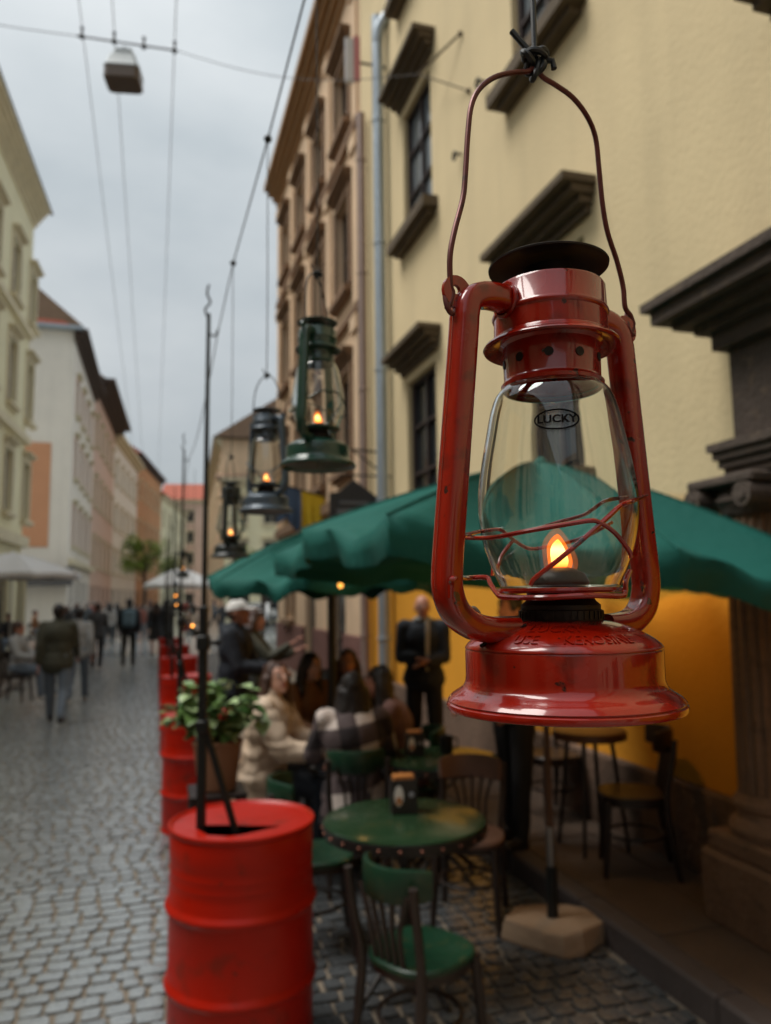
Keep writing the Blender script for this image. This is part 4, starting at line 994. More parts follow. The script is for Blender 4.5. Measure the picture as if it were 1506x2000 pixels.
# rough stone block weighting the first parasol
b = MB(); poly = [(-.27, -.02), (-.19, .13), (-.05, .20), (.12, .17), (.27, .06), (.25, -.06), (.10, -.22), (.0, -.25), (-.10, -.19)]
rows = []; poly2 = [tuple(p_)[:2] for p_ in spline([(x, y, 0) for x, y in poly], 3, True)]
for s, z in ((.98, .0), (1.02, .02), (.99, .095), (.965, .108), (.5, .112)):
    rows.append([(x*s+.02*mnoise.noise(Vector((x*9, y*9, z*25))), y*s+.02*mnoise.noise(Vector((y*9, x*9, z*25+7))), z+.022*mnoise.noise(Vector((x*6, y*6, 3)))*(z > .02)) for x, y in poly])
o = b.grid(rows, True, True, True).build('stone_block', M_STONE, None, 12); o.location = (PA.x, PA.y, -.004); o.rotation_euler = (0, 0, -TH); tag(o, 'rough sandstone slab weighting the green parasol pole', 'stone block')

# ================================================================== potted plant by the barrels
pl = at_d(425, 1445, 4.75); pl.z = 0
tz = .62
sd = thing('plant_stand', 'dark wooden stand carrying the leafy potted plant', 'plant stand', (pl.x, pl.y, 0)); b = MB(); b.box((-.17, -.17, tz-.03), (.17, .17, tz), .005); b.build('top', M_CHD, sd, None)
for sx in (-1, 1):
    for sy in (-1, 1): b = MB(); b.box((sx*.145-.02, sy*.145-.02, 0), (sx*.145+.02, sy*.145+.02, tz-.031), .004); b.build('leg', M_CHD, sd, None)
b = MB(); b.box((-.15, -.15, .2), (.15, .15, .225), .004); b.build('shelf', M_CHD, sd, None)
pot = thing('potted_plant', 'bushy plant with round green leaves in a brown pot beside the barrels', 'potted plant', (pl.x, pl.y, tz+.001))
MB().lathe([(0, .003), (.10, .003), (.105, 0), (.115, .01), (.145, .26), (.152, .265), (.155, .29), (.148, .295), (.140, .29), (.138, .262), (0, .262)], 32).build('pot', mat('brown_clay_pot', (.26, .12, .06), .8, 0, .4, 6), pot)
MB().ball((0, 0, .26), (.138, .138, .02), 20, 6).build('soil', mat('soil', (.03, .02, .014), .95), pot)
lm = []
for q, colr in enumerate(((.14, .25, .07), (.32, .44, .2), (.06, .14, .04))):
    b = MB(); rows = []
    for i in range(6):
        t_ = i/5; wd = .5*math.sin(PI*(.06+.9*t_**.85))*.88; rows.append([(sx*wd, t_, .16*abs(sx)*wd*2-.25*t_*t_) for sx in (-1, -.5, 0, .5, 1)])
    b.grid(rows); me = b.mesh('leaf', 80); me.materials.append(mat('leaf_%d' % q, colr, .35, 0, .35, 3, spec=.6)); lm.append(me)
rr = random.Random(11); b = MB()
for s in range(32):
    a = rr.uniform(0, 2*PI); out = rr.uniform(.05, .30); hh = rr.uniform(.05, .36)*(1.15-out*1.6); base = Vector((.06*math.cos(a), .06*math.sin(a), .265)); tip = Vector((out*math.cos(a), out*math.sin(a), .30+hh))
    pts = spline([base, base.lerp(tip, .5)+Vector((0, 0, .06)), tip], 4); b.tube(pts, .0035, 5)
    for k in range(8):
        p = pts[2+int(k*(len(pts)-3)/7)]; o = obj('leaf', lm[rr.choice((0, 0, 1, 1, 2))], pot); o.location = p; s_ = rr.uniform(.07, .125); o.scale = (s_*1.0, s_, s_); o.rotation_euler = (rr.uniform(-.5, .7), rr.uniform(-.4, .4), rr.uniform(0, 2*PI))
b.build('stem', mat('stem_green', (.06, .08, .025), .6), pot)

# warm bulbs: one at the canopy edge, one added unseen to light the wall
M_BULB = emit('lit_bulb', (1, .42, .07), 1.3)
def bulb(label, p, power, top):
    t = thing('hanging_bulb', label, 'light bulb', p, 0, 'bulbs under the parasols')
    MB().lathe([(0, -.020), (.010, -.017), (.016, -.006), (.016, .004), (.013, .018), (.012, .03)], 20).build('glass_bulb', M_BULB, t)
    MB().lathe([(.013, .028), (.015, .032), (.015, .06), (.006, .068), (0, .068)], 14).build('socket', M_POLE, t)
    MB().tube([(0, 0, .066), (0, 0, max(.09, top-p[2]))], .003, 6).build('flex', M_CORD, t)
    ld_ = bpy.data.lights.new('bulb_light', 'POINT'); ld_.energy = power; ld_.color = (1, .52, .14); ld_.shadow_soft_size = .04; lo_ = bpy.data.objects.new('bulb_light', ld_); C.objects.link(lo_); lo_.parent = t; lo_.location = (0, 0, -.06)
bp_ = at_d(665, 1143, 5.15); bulb('lit warm bulb at the edge of the second green parasol', bp_, .12, bp_.z+.1)
bulb('unseen warm bulb added under the big green parasol to light the wall amber', (PA.x+.45, PA.y+.35, 1.95), 3.8, 2.3)

PC = (2.12, .2)  # extra parasol out of view, added to shade the near cafe floor
parasol('green_parasol', 'unseen green parasol added right of the viewer to shade the cafe floor', PC, 2.48, [(1.12*math.cos(a), 1.12*math.sin(a), 2.02) for a in [PI/8+k*PI/4 for k in range(8)]], M_CANV, M_DPOLE, .019, -.01, sag=.08, val=.12, seed=7, nsub=12, group='green parasols over the cafe', fold=.03)

# ================================================================== people
SK = mat('skin', (.50, .27, .19), .5, 0, .1, 20); SKR = mat('skin_ruddy', (.48, .22, .15), .5, 0, .1, 20)
M_EYE = mat('eye_dark', (.02, .014, .012), .2); M_EYEW = mat('eye_white', (.6, .57, .53), .3); M_LIP = mat('lip', (.35, .09, .08), .4)
H_BRN = mat('hair_brown', (.055, .022, .012), .45, 0, .5, 30, .5, 90); H_BLK = mat('hair_black', (.012, .008, .007), .45, 0, .3, 30, .4, 90); H_GRY = mat('hair_grey', (.18, .16, .15), .6)
def cloth(name, c, r=.8): return mat(name, c, r, 0, .25, 7, .25, 60)
def plaid():
    m = cloth('plaid_cloth', (.5, .45, .42)); n = m.node_tree.nodes; l = m.node_tree.links; p = n['Principled BSDF']
    tc_ = n.new('ShaderNodeTexCoord'); sx = n.new('ShaderNodeSeparateXYZ'); mp_ = n.new('ShaderNodeMapping'); mp_.inputs['Rotation'].default_value = (0, .16, 0); l.new(tc_.outputs['Object'], mp_.inputs[0]); l.new(mp_.outputs[0], sx.inputs[0])
    def band(sock, sc, off):
        a = n.new('ShaderNodeMath'); a.operation = 'MULTIPLY_ADD'; l.new(sock, a.inputs[0]); a.inputs[1].default_value = sc; a.inputs[2].default_value = off
        f = n.new('ShaderNodeMath'); f.operation = 'FRACT'; l.new(a.outputs[0], f.inputs[0]); g_ = n.new('ShaderNodeMath'); g_.operation = 'GREATER_THAN'; l.new(f.outputs[0], g_.inputs[0]); g_.inputs[1].default_value = .5; return g_.outputs[0]
    s = n.new('ShaderNodeMath'); s.operation = 'ADD'; l.new(band(sx.outputs['X'], 4.2, .30), s.inputs[0]); l.new(band(sx.outputs['Z'], 4.0, .15), s.inputs[1])
    d = n.new('ShaderNodeMath'); d.operation = 'DIVIDE'; l.new(s.outputs[0], d.inputs[0]); d.inputs[1].default_value = 2.
    r = n.new('ShaderNodeValToRGB'); r.color_ramp.interpolation = 'CONSTANT'; e = r.color_ramp.elements; e[0].color = (.55, .47, .42, 1); e[1].position = .3; e[1].color = (.085, .06, .06, 1); q = e.new(.8); q.color = (.022, .016, .018, 1)
    l.new(d.outputs[0], r.inputs[0]); l.new(r.outputs[0], p.inputs['Base Color']); return m
def wrinkle(me, amp, sc, seed=0, puff=0.):
    nn = [v.normal.copy() for v in me.vertices]
    for v, n_ in zip(me.vertices, nn):
        q = Vector((v.co.x*sc, v.co.y*sc, v.co.z*sc*.6+seed)); a = mnoise.noise(q)+.5*mnoise.noise(q*2.3)
        v.co += n_*(amp*a + (puff*(abs(math.sin((v.co.z+.25*abs(v.co.x))*PI/.085+2.5*mnoise.noise(v.co*6)))-.5) if puff else 0))
    me.update()
def person(label, loc, rz, H=1.70, skin=SK, topm=None, legm=None, hairm=H_BRN, hair='short', shoem=None, vox=.015, sit=False, hf=(0, 0), kf=(0, 0), lean=0., sf=(5, 5), ef=(15, 15), sa=(8, 8), inw=(0, 0), hy=0., hp=0., hem=.86, bulk=1., sleeve=1., face=False, puff=0., skirt=None, coat=None, group=None, fingers=True, topname='jacket', seat=.46, cuff=.10, hood=False):
    S = H/1.72; t = thing('person', label, 'person', loc, rz, group)
    TL = .44; SL = .42
    legs = []
    for i, sx in enumerate((-1, 1)):
        a = rad(hf[i]); b_ = rad(hf[i]-kf[i]); hip = Vector((sx*.092, 0, 0)); kn = hip+Vector((sx*.015, math.sin(a)*TL, -math.cos(a)*TL)); an = kn+Vector((0, math.sin(b_)*SL, -math.cos(b_)*SL)); fd = Vector((sx*.12, 1, 0)).normalized()
        legs.append([hip, kn, an, fd])
    hz = (seat/S+.095) if sit else max(-(l_[2].z) for l_ in legs)+.075
    off = Vector((0, 0, hz))
    for l_ in legs:
        for k in range(3): l_[k] = l_[k]+off
    ML = Matrix.Translation((0, 0, hz)) @ Matrix.Rotation(-rad(lean), 4, 'X') @ Matrix.Translation((0, 0, -.92))
    T_ = lambda x, y, z: ML @ Vector((x, y, z))
    RL = Matrix.Rotation(-rad(lean), 3, 'X')
    arms = []
    for i, sx in enumerate((-1, 1)):
        sh = T_(sx*.175*min(1.06, bulk**.5), -.005, 1.405); a = rad(sf[i]); ab = rad(sa[i]); e_ = rad(sf[i]+ef[i]); iw = rad(inw[i])
        el = sh+RL @ Vector((sx*math.sin(ab), math.sin(a)*math.cos(ab), -math.cos(a)*math.cos(ab)))*.285
        fd = RL @ Vector((sx*(math.sin(ab)*.35-math.sin(iw)), math.sin(e_)*math.cos(iw), -math.cos(e_)*math.cos(iw))).normalized()
        arms.append((sh, el, el+fd*.245, fd))
    hc = T_(0, .015, 1.597); MH = Matrix.Translation(hc) @ Matrix.Rotation(rad(hy), 4, 'Z') @ Matrix.Rotation(-rad(hp), 4, 'X'); RH = MH.to_3x3()
    hd = lambda x, y, z: MH @ Vector((x, y, z))
    def torso(b, g=0.):
        b.ball(T_(0, -.005, 1.29), (.158*bulk+g, .108*bulk+g, .165+g), 14, 10, RL); b.ball(T_(0, .005, 1.09), (.138*bulk+g, .102*bulk+g, .18+g), 14, 10, RL); b.ball(T_(0, 0, .95), (.158*bulk+g, .115*bulk+g, .12+g), 14, 10, RL)
        b.capsule(T_(-.15, -.01, 1.40), T_(.15, -.01, 1.40), .052+g, .052+g)
    bd = MB(); torso(bd); bd.capsule(T_(0, -.012, 1.40), T_(0, .0, 1.52), .058, .052)
    bd.ball(hc+RH @ Vector((0, -.012, .018)), (.074, .092, .098), 16, 12, RH); bd.ball(hc+RH @ Vector((0, .018, -.045)), (.056, .066, .068), 14, 10, RH)
    bd.capsule(hd(0, .086, .012), hd(0, .104, -.022), .010, .013); bd.ball(hd(0, .072, -.092), (.024, .02, .018), 8, 6, RH)
    for sx in (-1, 1): bd.ball(hd(sx*.076, -.012, -.008), (.010, .022, .032), 8, 6, RH)
    for sh, el, wr_, fd in arms: bd.capsule(sh, el, .046, .038); bd.capsule(el, wr_, .037, .025)
    for hip, kn, an, fd in legs: bd.capsule(hip, kn, .082, .055); bd.capsule(kn, an, .053, .034); bd.capsule(an+Vector((0, 0, -.03)), an+fd*.15+Vector((0, 0, -.045)), .034, .028)
    hands = []
    for i, (sh, el, wr_, fd) in enumerate(arms):
        sx = (-1, 1)[i]; side = fd.cross(Vector((0, 0, 1)));
        if side.length < .2: side = Vector((1, 0, 0))
        side.normalize(); pn = side.cross(fd).normalized()
        if fd.z < -.7: side, pn = Vector((0, 1, 0)), Vector((-sx, 0, 0))
        pc = wr_+fd*.05; Rm = Matrix((side, pn, fd)).transposed(); bd.ball(pc, (.036, .016, .05), 10, 8, Rm); hands.append((wr_, fd, side, pn))
    me = remesh(bd, vox, 2, 'body')
    if fingers:
        fb = MB()
        for wr_, fd, side, pn in hands:
            for k in range(4):
                ln = (.072, .082, .078, .06)[k]; b0 = wr_+fd*.088+side*(.027-.018*k); m1 = b0+fd*ln*.5+pn*.006; m2 = m1+(fd*.8-pn*.5).normalized()*ln*.5; fb.capsule(b0, m1, .0088, .008, 6); fb.capsule(m1, m2, .008, .0062, 6)
            b0 = wr_+fd*.035+side*.03; m1 = b0+(fd*.6+side*.75).normalized()*.035; fb.capsule(b0, m1, .011, .0095, 6); fb.capsule(m1, m1+(fd*.9+side*.2).normalized()*.03, .0095, .0075, 6)
        bm = bmesh.new(); bm.from_mesh(me); tm = fb.mesh('f', 60); bm.from_mesh(tm); bm.to_mesh(me); bm.free(); bpy.data.meshes.remove(tm); me.polygons.foreach_set('use_smooth', [True]*len(me.polygons))
    def fin(me, name, m_, par=t):
        me.materials.clear(); me.materials.append(m_)
        if S != 1: me.transform(Matrix.Scale(S, 4))
        return obj(name, me, par)
    fin(me, 'body', skin)
    # trousers
    g = .014; b = MB(); b.ball(T_(0, 0, .96), (.162*bulk+.01, .118*bulk+.01, .125), 14, 10, RL)
    for hip, kn, an, fd in legs: b.capsule(hip, kn, .090+g*.5, .062+g); b.capsule(kn, an+(kn-an).normalized()*.01, .060+g, .046+g)
    if legm: me = remesh(b, vox, 3, 'trousers'); wrinkle(me, .009, 9, 3); fin(me, 'trousers', legm)
    # shoes
    for hip, kn, an, fd in legs:
        b = MB(); z = an.z-.072; fdz = Vector((fd.x, fd.y, 0)); a0 = Vector((an.x, an.y, z)); b.capsule(a0+fdz*(-.02)+Vector((0, 0, .038)), a0+fdz*.15+Vector((0, 0, .034)), .042, .036); b.capsule(a0+Vector((0, 0, .05)), a0+Vector((0, 0, .09)), .045, .043); b.box((a0.x-.04, a0.y-.05, z), (a0.x+.04, a0.y+.18, z+.02), .008)
        fin(remesh(b, max(.012, vox*.8), 1, 'shoe'), 'shoe', shoem or M_SHOE)
    # jacket / top
    g = .016+.012*(puff > 0)+.01*(bulk > 1.1); b = MB(); torso(b, g)
    b.capsule(T_(0, -.015, 1.40), T_(0, -.008, 1.47), .066+g*.6, .060+g*.5)
    for sh, el, wr_, fd in arms:
        b.capsule(sh, el, .054+g, .046+g)
        if sleeve > .5: b.capsule(el, el.lerp(wr_, .90), .044+g, .034+g*.7)
    hb = T_(0, 0, hem); b.ball((T_(0, 0, .95)+hb)*.5, (.168*bulk+g, .125*bulk+g, abs(.95-hem)*.62+.07), 14, 10, RL)
    if hood: b.capsule(T_(-.07, -.085, 1.45), T_(.07, -.085, 1.45), .055, .055)
    me = remesh(b, vox, 3, topname); wrinkle(me, .010, 8, 11, puff); fin(me, topname, topm)
    if coat:     # long skirt of a coat falling over the seat
        b = MB(); rows = []
        for k in range(7):
            f = k/6; z = hz+.12-(hz+.12-coat)*f; rows.append([(math.cos(a)*(.185+.05*f)*(1+.04*math.sin(5*a+k)), -.02+math.sin(a)*(.15+.06*f)*(1+.05*math.sin(4*a)), z) for a in [2*PI*q/28 for q in range(28)]])
        b.grid(rows, True); fin(b.mesh('coat_skirt', 60), 'coat_skirt', topm)
    if skirt:
        b = MB(); rows = []
        for k in range(7):
            f = k/6; z = 1.0-(1.0-skirt)*f; rows.append([(math.cos(a)*(.15+.10*f)*(1+.05*f*math.sin(7*a)), math.sin(a)*(.12+.13*f)*(1+.05*f*math.sin(6*a)), z+hz-.92) for a in [2*PI*q/32 for q in range(32)]])
        b.grid(rows, True); fin(b.mesh('skirt', 60), 'skirt', legm or topm)
    # hair
    if hair in ('short', 'long', 'bob'):
        b = MB(); b.ball(hc+RH @ Vector((0, -.024, .032)), (.086, .096, .099), 16, 12, RH); b.ball(hc+RH @ Vector((0, -.055, -.015)), (.074, .055, .08), 12, 10, RH)
        if hair != 'short':
            ln = .33 if hair == 'long' else .14
            for k in range(7):
                a = -PI/2+(k-3)*.52; q = hd(.07*math.cos(a), -.02+.062*math.sin(a), .0); b.capsule(q, Vector((q.x*1.25, q.y-.015, q.z-ln*.55)) if False else q+Vector((RH @ Vector((.025*math.cos(a), -.012, 0))).to_tuple())+Vector((0, 0, -ln*.6)), .043, .048); 
                q2 = q+(RH @ Vector((.025*math.cos(a), -.012, 0)))+Vector((0, 0, -ln*.6)); b.capsule(q2, q2+Vector((0, 0, -ln*.4)), .048, .024)
        me = remesh(b, vox*.8, 2, 'hair'); wrinkle(me, .009, 22, 5); fin(me, 'hair', hairm)
    if hair == 'cap':
        b = MB(); rows = []
        for k in range(8):
            f = k/7*PI*.5; rows.append([hd(.088*math.cos(a)*math.cos(f), -.012+.105*math.sin(a)*math.cos(f), .03+.095*math.sin(f)) for a in [2*PI*q/28 for q in range(28)]])
        b.grid(rows, True, False, True); c_ = fin(b.mesh('cap', 60), 'cap', M_CAPW)
        b = MB(); rows = []
        for rr_ in (0, .5, 1.): rows.append([hd((.08+.005*rr_)*math.sin(a)*(1-.1*rr_), .06+(.04+.085*rr_)*math.cos(a)*(.5+.5*rr_)+.02*rr_, .035-.015*rr_*rr_+.02*abs(math.cos(a))*.5) for a in [-1.25+2.5*q/14 for q in range(15)]])
        rows += [[p+Vector((0, 0, -.006)) for p in r] for r in rows[::-1]]
        b.grid(rows+[rows[0]]); fin(b.mesh('brim', 60), 'brim', M_CAPW, c_)
        b = MB(); b.ball(hc+RH @ Vector((0, -.035, -.01)), (.080, .075, .055), 12, 8, RH); fin(remesh(b, vox, 1, 'hair'), 'hair', hairm)
    if face:
        for sx in (-1, 1):
            b = MB(); b.ball(hd(sx*.031, .074, .006), (.014, .008, .008), 10, 8, RH); e_ = fin(b.mesh('eye', 60), 'eye', M_EYEW)
            b = MB(); b.ball(hd(sx*.031, .0805, .006), (.0065, .004, .0065), 8, 6, RH); fin(b.mesh('iris', 60), 'iris', M_EYE, e_)
            b = MB(); b.tube([hd(sx*.014, .083, .024), hd(sx*.032, .083, .029), hd(sx*.048, .071, .024)], .0035, 6); fin(b.mesh('eyebrow', 60), 'eyebrow', hairm)
        b = MB(); b.tube([hd(-.024, .077, -.052), hd(-.01, .084, -.056), hd(.01, .084, -.056), hd(.024, .077, -.052)], [.003, .0055, .0055, .003], 6); fin(b.mesh('mouth', 60), 'mouth', M_LIP)
    return t
def face_to(d): return math.atan2(-d.x, d.y)
M_SHOE = mat('dark_shoe', (.02, .017, .015), .5); M_SHOEW = mat('pale_shoe', (.5, .48, .45), .6); M_CAPW = cloth('white_cap_cloth', (.72, .70, .66))
DEN = cloth('blue_denim', (.13, .165, .21)); DRK = cloth('black_cloth', (.012, .012, .014)); NAV = cloth('navy_cloth', (.014, .02, .03)); OLV = cloth('olive_cloth', (.05, .05, .032)); CRE = mat('cream_puffer', (.62, .48, .35), .55, 0, .15, 6)
BRN = cloth('brown_knit', (.17, .075, .03)); MAU = cloth('mauve_knit', (.17, .085, .07)); GRYC = cloth('light_grey_cloth', (.36, .37, .37)); PLD = plaid()
def gp(u, dist, z=0.): p = at_d(u, 1300, dist); return Vector((p.x, p.y, z))
SITL = dict(sit=True, hf=(84, 86), kf=(84, 90))
# --- around the tables
pc = gp(512, 5.35); dr_ = (R0*.93-F0*.12+Vector((0, 0, 0)))
person('smiling woman with long brown hair in a cream puffer jacket at the table', (pc.x, pc.y, 0), face_to(dr_), 1.72, SK, CRE, NAV, H_BRN, 'long', None, .013, lean=8, sf=(35, 38), ef=(55, 50), sa=(10, 10), inw=(15, 15), hy=-42, hp=-12, face=True, puff=.008, bulk=1.16, coat=.42, hem=.9, **SITL)
chair('white painted chair under the woman in the cream jacket', (pc.x, pc.y, 0), face_to(dr_), mat('white_chair_paint', (.6, .56, .5), .5, 0, .2, 6), group='bentwood cafe chairs')
pb = gp(583, 6.55)
person('woman in a brown sweater half hidden behind the cream jacket', (pb.x, pb.y, 0), face_to(R0*.7-F0*.7), 1.70, SK, BRN, DEN, H_BLK, 'long', None, .016, lean=14, sf=(40, 40), ef=(50, 50), inw=(10, 10), face=True, topname='sweater', **SITL)
chair('dark chair under the woman in the brown sweater', (pb.x, pb.y, 0), face_to(R0*.7-F0*.7), M_CHD)
pp_ = gp(690, 4.95); dr_ = F0*.95-R0*.15
person('woman with dark hair in a large checked plaid shirt, back to the camera', (pp_.x, pp_.y, 0), face_to(dr_), 1.62, SK, PLD, DRK, H_BLK, 'long', None, .013, lean=6, sf=(30, 40), ef=(50, 55), sa=(16, 16), inw=(5, 5), bulk=1.22, hem=.84, hp=-10, topname='plaid_shirt', coat=.40, **SITL)
chair('dark green chair under the woman in the plaid shirt', (pp_.x, pp_.y, 0), face_to(dr_), M_CHG, M_CHD)
pf = gp(680, 6.7)
person('long haired woman in dark clothes facing the camera behind the plaid shirt', (pf.x, pf.y, 0), face_to(-F0), 1.68, SKR, DRK, DRK, H_BRN, 'long', None, .016, lean=4, sf=(35, 35), ef=(60, 60), inw=(20, 20), face=True, topname='top', **SITL)
chair('dark chair under the woman facing the camera', (pf.x, pf.y, 0), face_to(-F0), M_CHD)
pm_ = gp(800, 5.55); dr_ = -R0*.85-F0*.1
person('dark haired woman in a mauve brown sweater leaning left over the table', (pm_.x, pm_.y, 0), face_to(dr_), 1.68, SKR, MAU, DRK, H_BLK, 'long', None, .014, lean=20, sf=(42, 48), ef=(28, 30), inw=(8, 8), hp=-8, face=True, bulk=1.1, topname='sweater', **SITL)
chair('dark green chair under the woman in the mauve sweater', (pm_.x, pm_.y, 0), face_to(dr_), M_CHG, M_CHD)
pw = gp(828, 7.2, .121)
person('bald waiter in a dark jacket with a pale scarf, hands clasped', pw, face_to(-F0-R0*.15), 1.66, SKR, NAV, DRK, H_GRY, 'none', None, .015, sf=(6, 10), ef=(74, 80), sa=(3, 5), inw=(40, 46), face=True, bulk=1.12, lean=2, hf=(3, -4), hy=12)
sc_ = thing('scarf', 'pale scarf hanging down the front of the bald waiter', 'scarf', pw, face_to(-F0-R0*.15)); b = MB(); b.tube([(-.045, .145, .98), (-.05, .165, 1.15), (-.055, .16, 1.30), (-.05, .10, 1.42)], [.022, .024, .024, .03], 8, flat=.4); b.build('scarf_end', GRYC, sc_); b = MB(); b.tube([(.078*math.cos(a), .085*math.sin(a)-.01, 1.43+.015*math.sin(a)) for a in [2*PI*k/20 for k in range(20)]], .024, 8, closed=True); b.build('scarf_wrap', GRYC, sc_)
pk = gp(1000, 5.3, .121)
person('person all in black standing behind the red lantern base', pk, face_to(-R0*.6-F0*.4), 1.66, SKR, DRK, DRK, H_BLK, 'short', None, .016, hf=(4, -4), sf=(10, 10), ef=(40, 40), bulk=1.08)
pg = gp(455, 6.95)
person('man in a white cap and navy jacket standing in profile', (pg.x, pg.y, 0), face_to(R0*.95-F0*.1), 1.76, SKR, NAV, DRK, H_BRN, 'cap', None, .014, lean=3, sf=(20, 25), ef=(60, 65), inw=(10, 10), hp=-6, face=True, bulk=1.15, hood=True)
pq = gp(496, 7.75)
person('brown haired person in olive beside the white cap, hands raised', (pq.x, pq.y, 0), face_to(R0), 1.66, SKR, OLV, DRK, H_BRN, 'bob', None, .016, sf=(35, 45), ef=(75, 80), inw=(5, 5), bulk=1.05)
# --- walking down the street
def walker(label, u, v, H, topm, legm, hairm, vox=.018, ph=1, **kw):
    p = at_z(u, v, 0.); d = kw.pop('dir', Vector((0, 1, 0))); hf = (24, -16) if ph > 0 else (-16, 24); kf = (6, 22) if ph > 0 else (22, 6)
    sf = (-16, 20) if ph > 0 else (20, -16)
    kw.setdefault('sf', sf); kw.setdefault('ef', (18, 24))
    return person(label, (p.x, p.y, 0), face_to(d), H, kw.pop('skin', SKR), topm, legm, hairm, kw.pop('hair', 'short'), kw.pop('shoem', None), vox, hf=hf, kf=kf, **kw), p
GW = 'people walking down the street'
walker('man in an olive jacket and jeans walking away on the left', 108, 1412, 1.78, OLV, DEN, H_BLK, .016, 1, bulk=1.22, group=GW, hem=.80)
walker('person in a light grey top walking just ahead of the olive jacket', 150, 1372, 1.70, GRYC, DEN, H_BLK, .018, -1, shoem=M_SHOEW, group=GW)
walker('person in a black vest over pale sleeves walking away', 188, 1306, 1.76, cloth('black_white_cloth', (.06, .06, .062)), DRK, H_BRN, .02, 1, group=GW, hair='short', bulk=1.08)
_, bp = walker('dark clothed man carrying a blue grey backpack down the street', 250, 1302, 1.86, DRK, cloth('dark_olive_trousers', (.035, .032, .026)), H_BLK, .02, -1, group=GW, bulk=1.12)
k_ = thing('backpack', 'blue grey backpack on the back of the dark clothed man', 'backpack', (bp.x, bp.y-.21, 1.28)); b = MB(); b.box((-.17, -.10, -.22), (.17, .07, .24), .06); b.build('bag', cloth('blue_grey_bag', (.12, .19, .23)), k_); b = MB(); b.box((-.12, -.15, -.16), (.12, -.102, .02), .02); b.build('front_pocket', MAT['blue_grey_bag'], k_)
for sx in (-1, 1): MB().tube([(sx*.09, .05, .2), (sx*.10, .16, .24), (sx*.11, .28, .12)], .018, 6, flat=.4).build('strap', MAT['blue_grey_bag'], k_)
walker('woman in a black coat and black skirt with bare calves walking away', 304, 1282, 1.74, DRK, None, H_BRN, .02, 1, skirt=.55, hair='long', group=GW)
rr = random.Random(21); cl_ = [cloth('crowd_cloth_%d' % i, c) for i, c in enumerate(((.04, .045, .05), (.12, .10, .09), (.02, .02, .022), (.3, .29, .28), (.16, .05, .035), (.06, .08, .10)))]
cn_ = ['slate', 'taupe', 'black', 'pale', 'rust', 'steel blue']
far = [(128, 1264, 2), (166, 1258, 5), (212, 1262, 3), (228, 1250, 0), (274, 1252, 4), (292, 1246, 1), (322, 1250, 2), (330, 1240, 0), (208, 1244, 2), (262, 1240, 3), (180, 1243, 4), (148, 1246, 0)]
pos_ = ['behind the grey top', 'left of the black vest', 'between the vest and the backpack', 'left of the backpack', 'just right of the backpack', 'beside the black skirt', 'next to the barrel row', 'far off by the barrel row', 'deep in the crowd', 'far beyond the backpack', 'far beyond the black vest', 'farthest on the left pavement edge']
for (u, v, c_), w_ in zip(far, pos_): walker('%s clothed passer-by in the distant crowd, %s' % (cn_[c_], w_), u, v, rr.uniform(1.6, 1.82), cl_[c_], cl_[rr.choice((0, 2, 5))], rr.choice((H_BLK, H_BRN, H_GRY)), .03, rr.choice((1, -1)), group=GW, fingers=False, hair=rr.choice(('short', 'bob', 'long')))
for u, v, c_, w_ in ((418, 1232, 5, 'left of the man in the white cap'), (434, 1240, 2, 'just behind the man in the white cap'), (470, 1236, 1, 'near the white car')): walker('%s clothed passer-by on the square, %s' % (cn_[c_], w_), u, v, rr.uniform(1.62, 1.8), cl_[c_], cl_[2], H_BLK, .03, 1, group='people on the square', fingers=False, dir=Vector((rr.uniform(-1, 1), rr.uniform(-1, 1), 0)))
# --- seated on the left terrace
for u, v, dv, lab, tm in ((30, 1372, Vector((1, -.3, 0)), 'seated person in jeans with legs out at the left terrace edge', GRYC), (66, 1262, Vector((1, .2, 0)), 'person in brown sitting under the white parasol', BRN), (14, 1290, Vector((.2, -1, 0)), 'dark clothed person sitting deep under the white parasol', DRK)):
    p = at_z(u, v, .115); person(lab, (p.x, p.y, .115), face_to(dv), 1.68, SKR, tm, DEN, H_BRN, 'short', M_SHOEW, .02, sit=True, hf=(84, 86), kf=(60, 80), sf=(25, 25), ef=(60, 60), inw=(15, 15), group='people on the left terrace', fingers=False)
    chair('dark terrace chair under the '+lab.split(' at ')[0].split(' with ')[0], (p.x, p.y, .115), face_to(dv), M_CHD, group='terrace chairs on the left')

# ================================================================== overhead lamp, wires
DLm = 9.9
la, lb = at_d(150, 70, DLm), at_d(345, 99, DLm)
sl_ = thing('street_lamp', 'grey pendant street lamp hanging from a cross wire against the sky', 'street lamp', at_d(243, 100, DLm))
o = at_d(243, 100, DLm)
zt = -.02
def shade(prof, name, m_):
    rows = [[(sx*r*1.0, sy*r*.8, z) for sx, sy in ((1, .8), (.8, 1), (-.8, 1), (-1, .8), (-1, -.8), (-.8, -1), (.8, -1), (1, -.8))] for r, z in prof]
    MB().grid(rows, True, True, True).build(name, m_, sl_, 25)
shade([(.11, zt), (.115, zt-.07), (.15, zt-.09), (.205, zt-.25), (.22, zt-.27), (.22, zt-.285)], 'housing', mat('lamp_grey', (.34, .37, .38), .5, .2))
shade([(.212, zt-.286), (.218, zt-.44), (.205, zt-.455)], 'diffuser', mat('lamp_brown_glass', (.10, .07, .05), .3))
sl_.rotation_euler = (0, 0, -TH+.12)
b = MB(); b.tube([(-.045, 0, 0), (0, 0, .06), (.045, 0, 0), (-.045, 0, 0)], .012, 6); b.build('hanger', M_DWIRE, sl_)
cw = thing('cross_wire', 'span wire with a bar of four insulators across the street', 'wire', (0, 0, 0))
MB().tube([la, lb], .012, 8).build('bar', M_DWIRE, cw)
lw = at_d(-60, 22, DLm+.6)
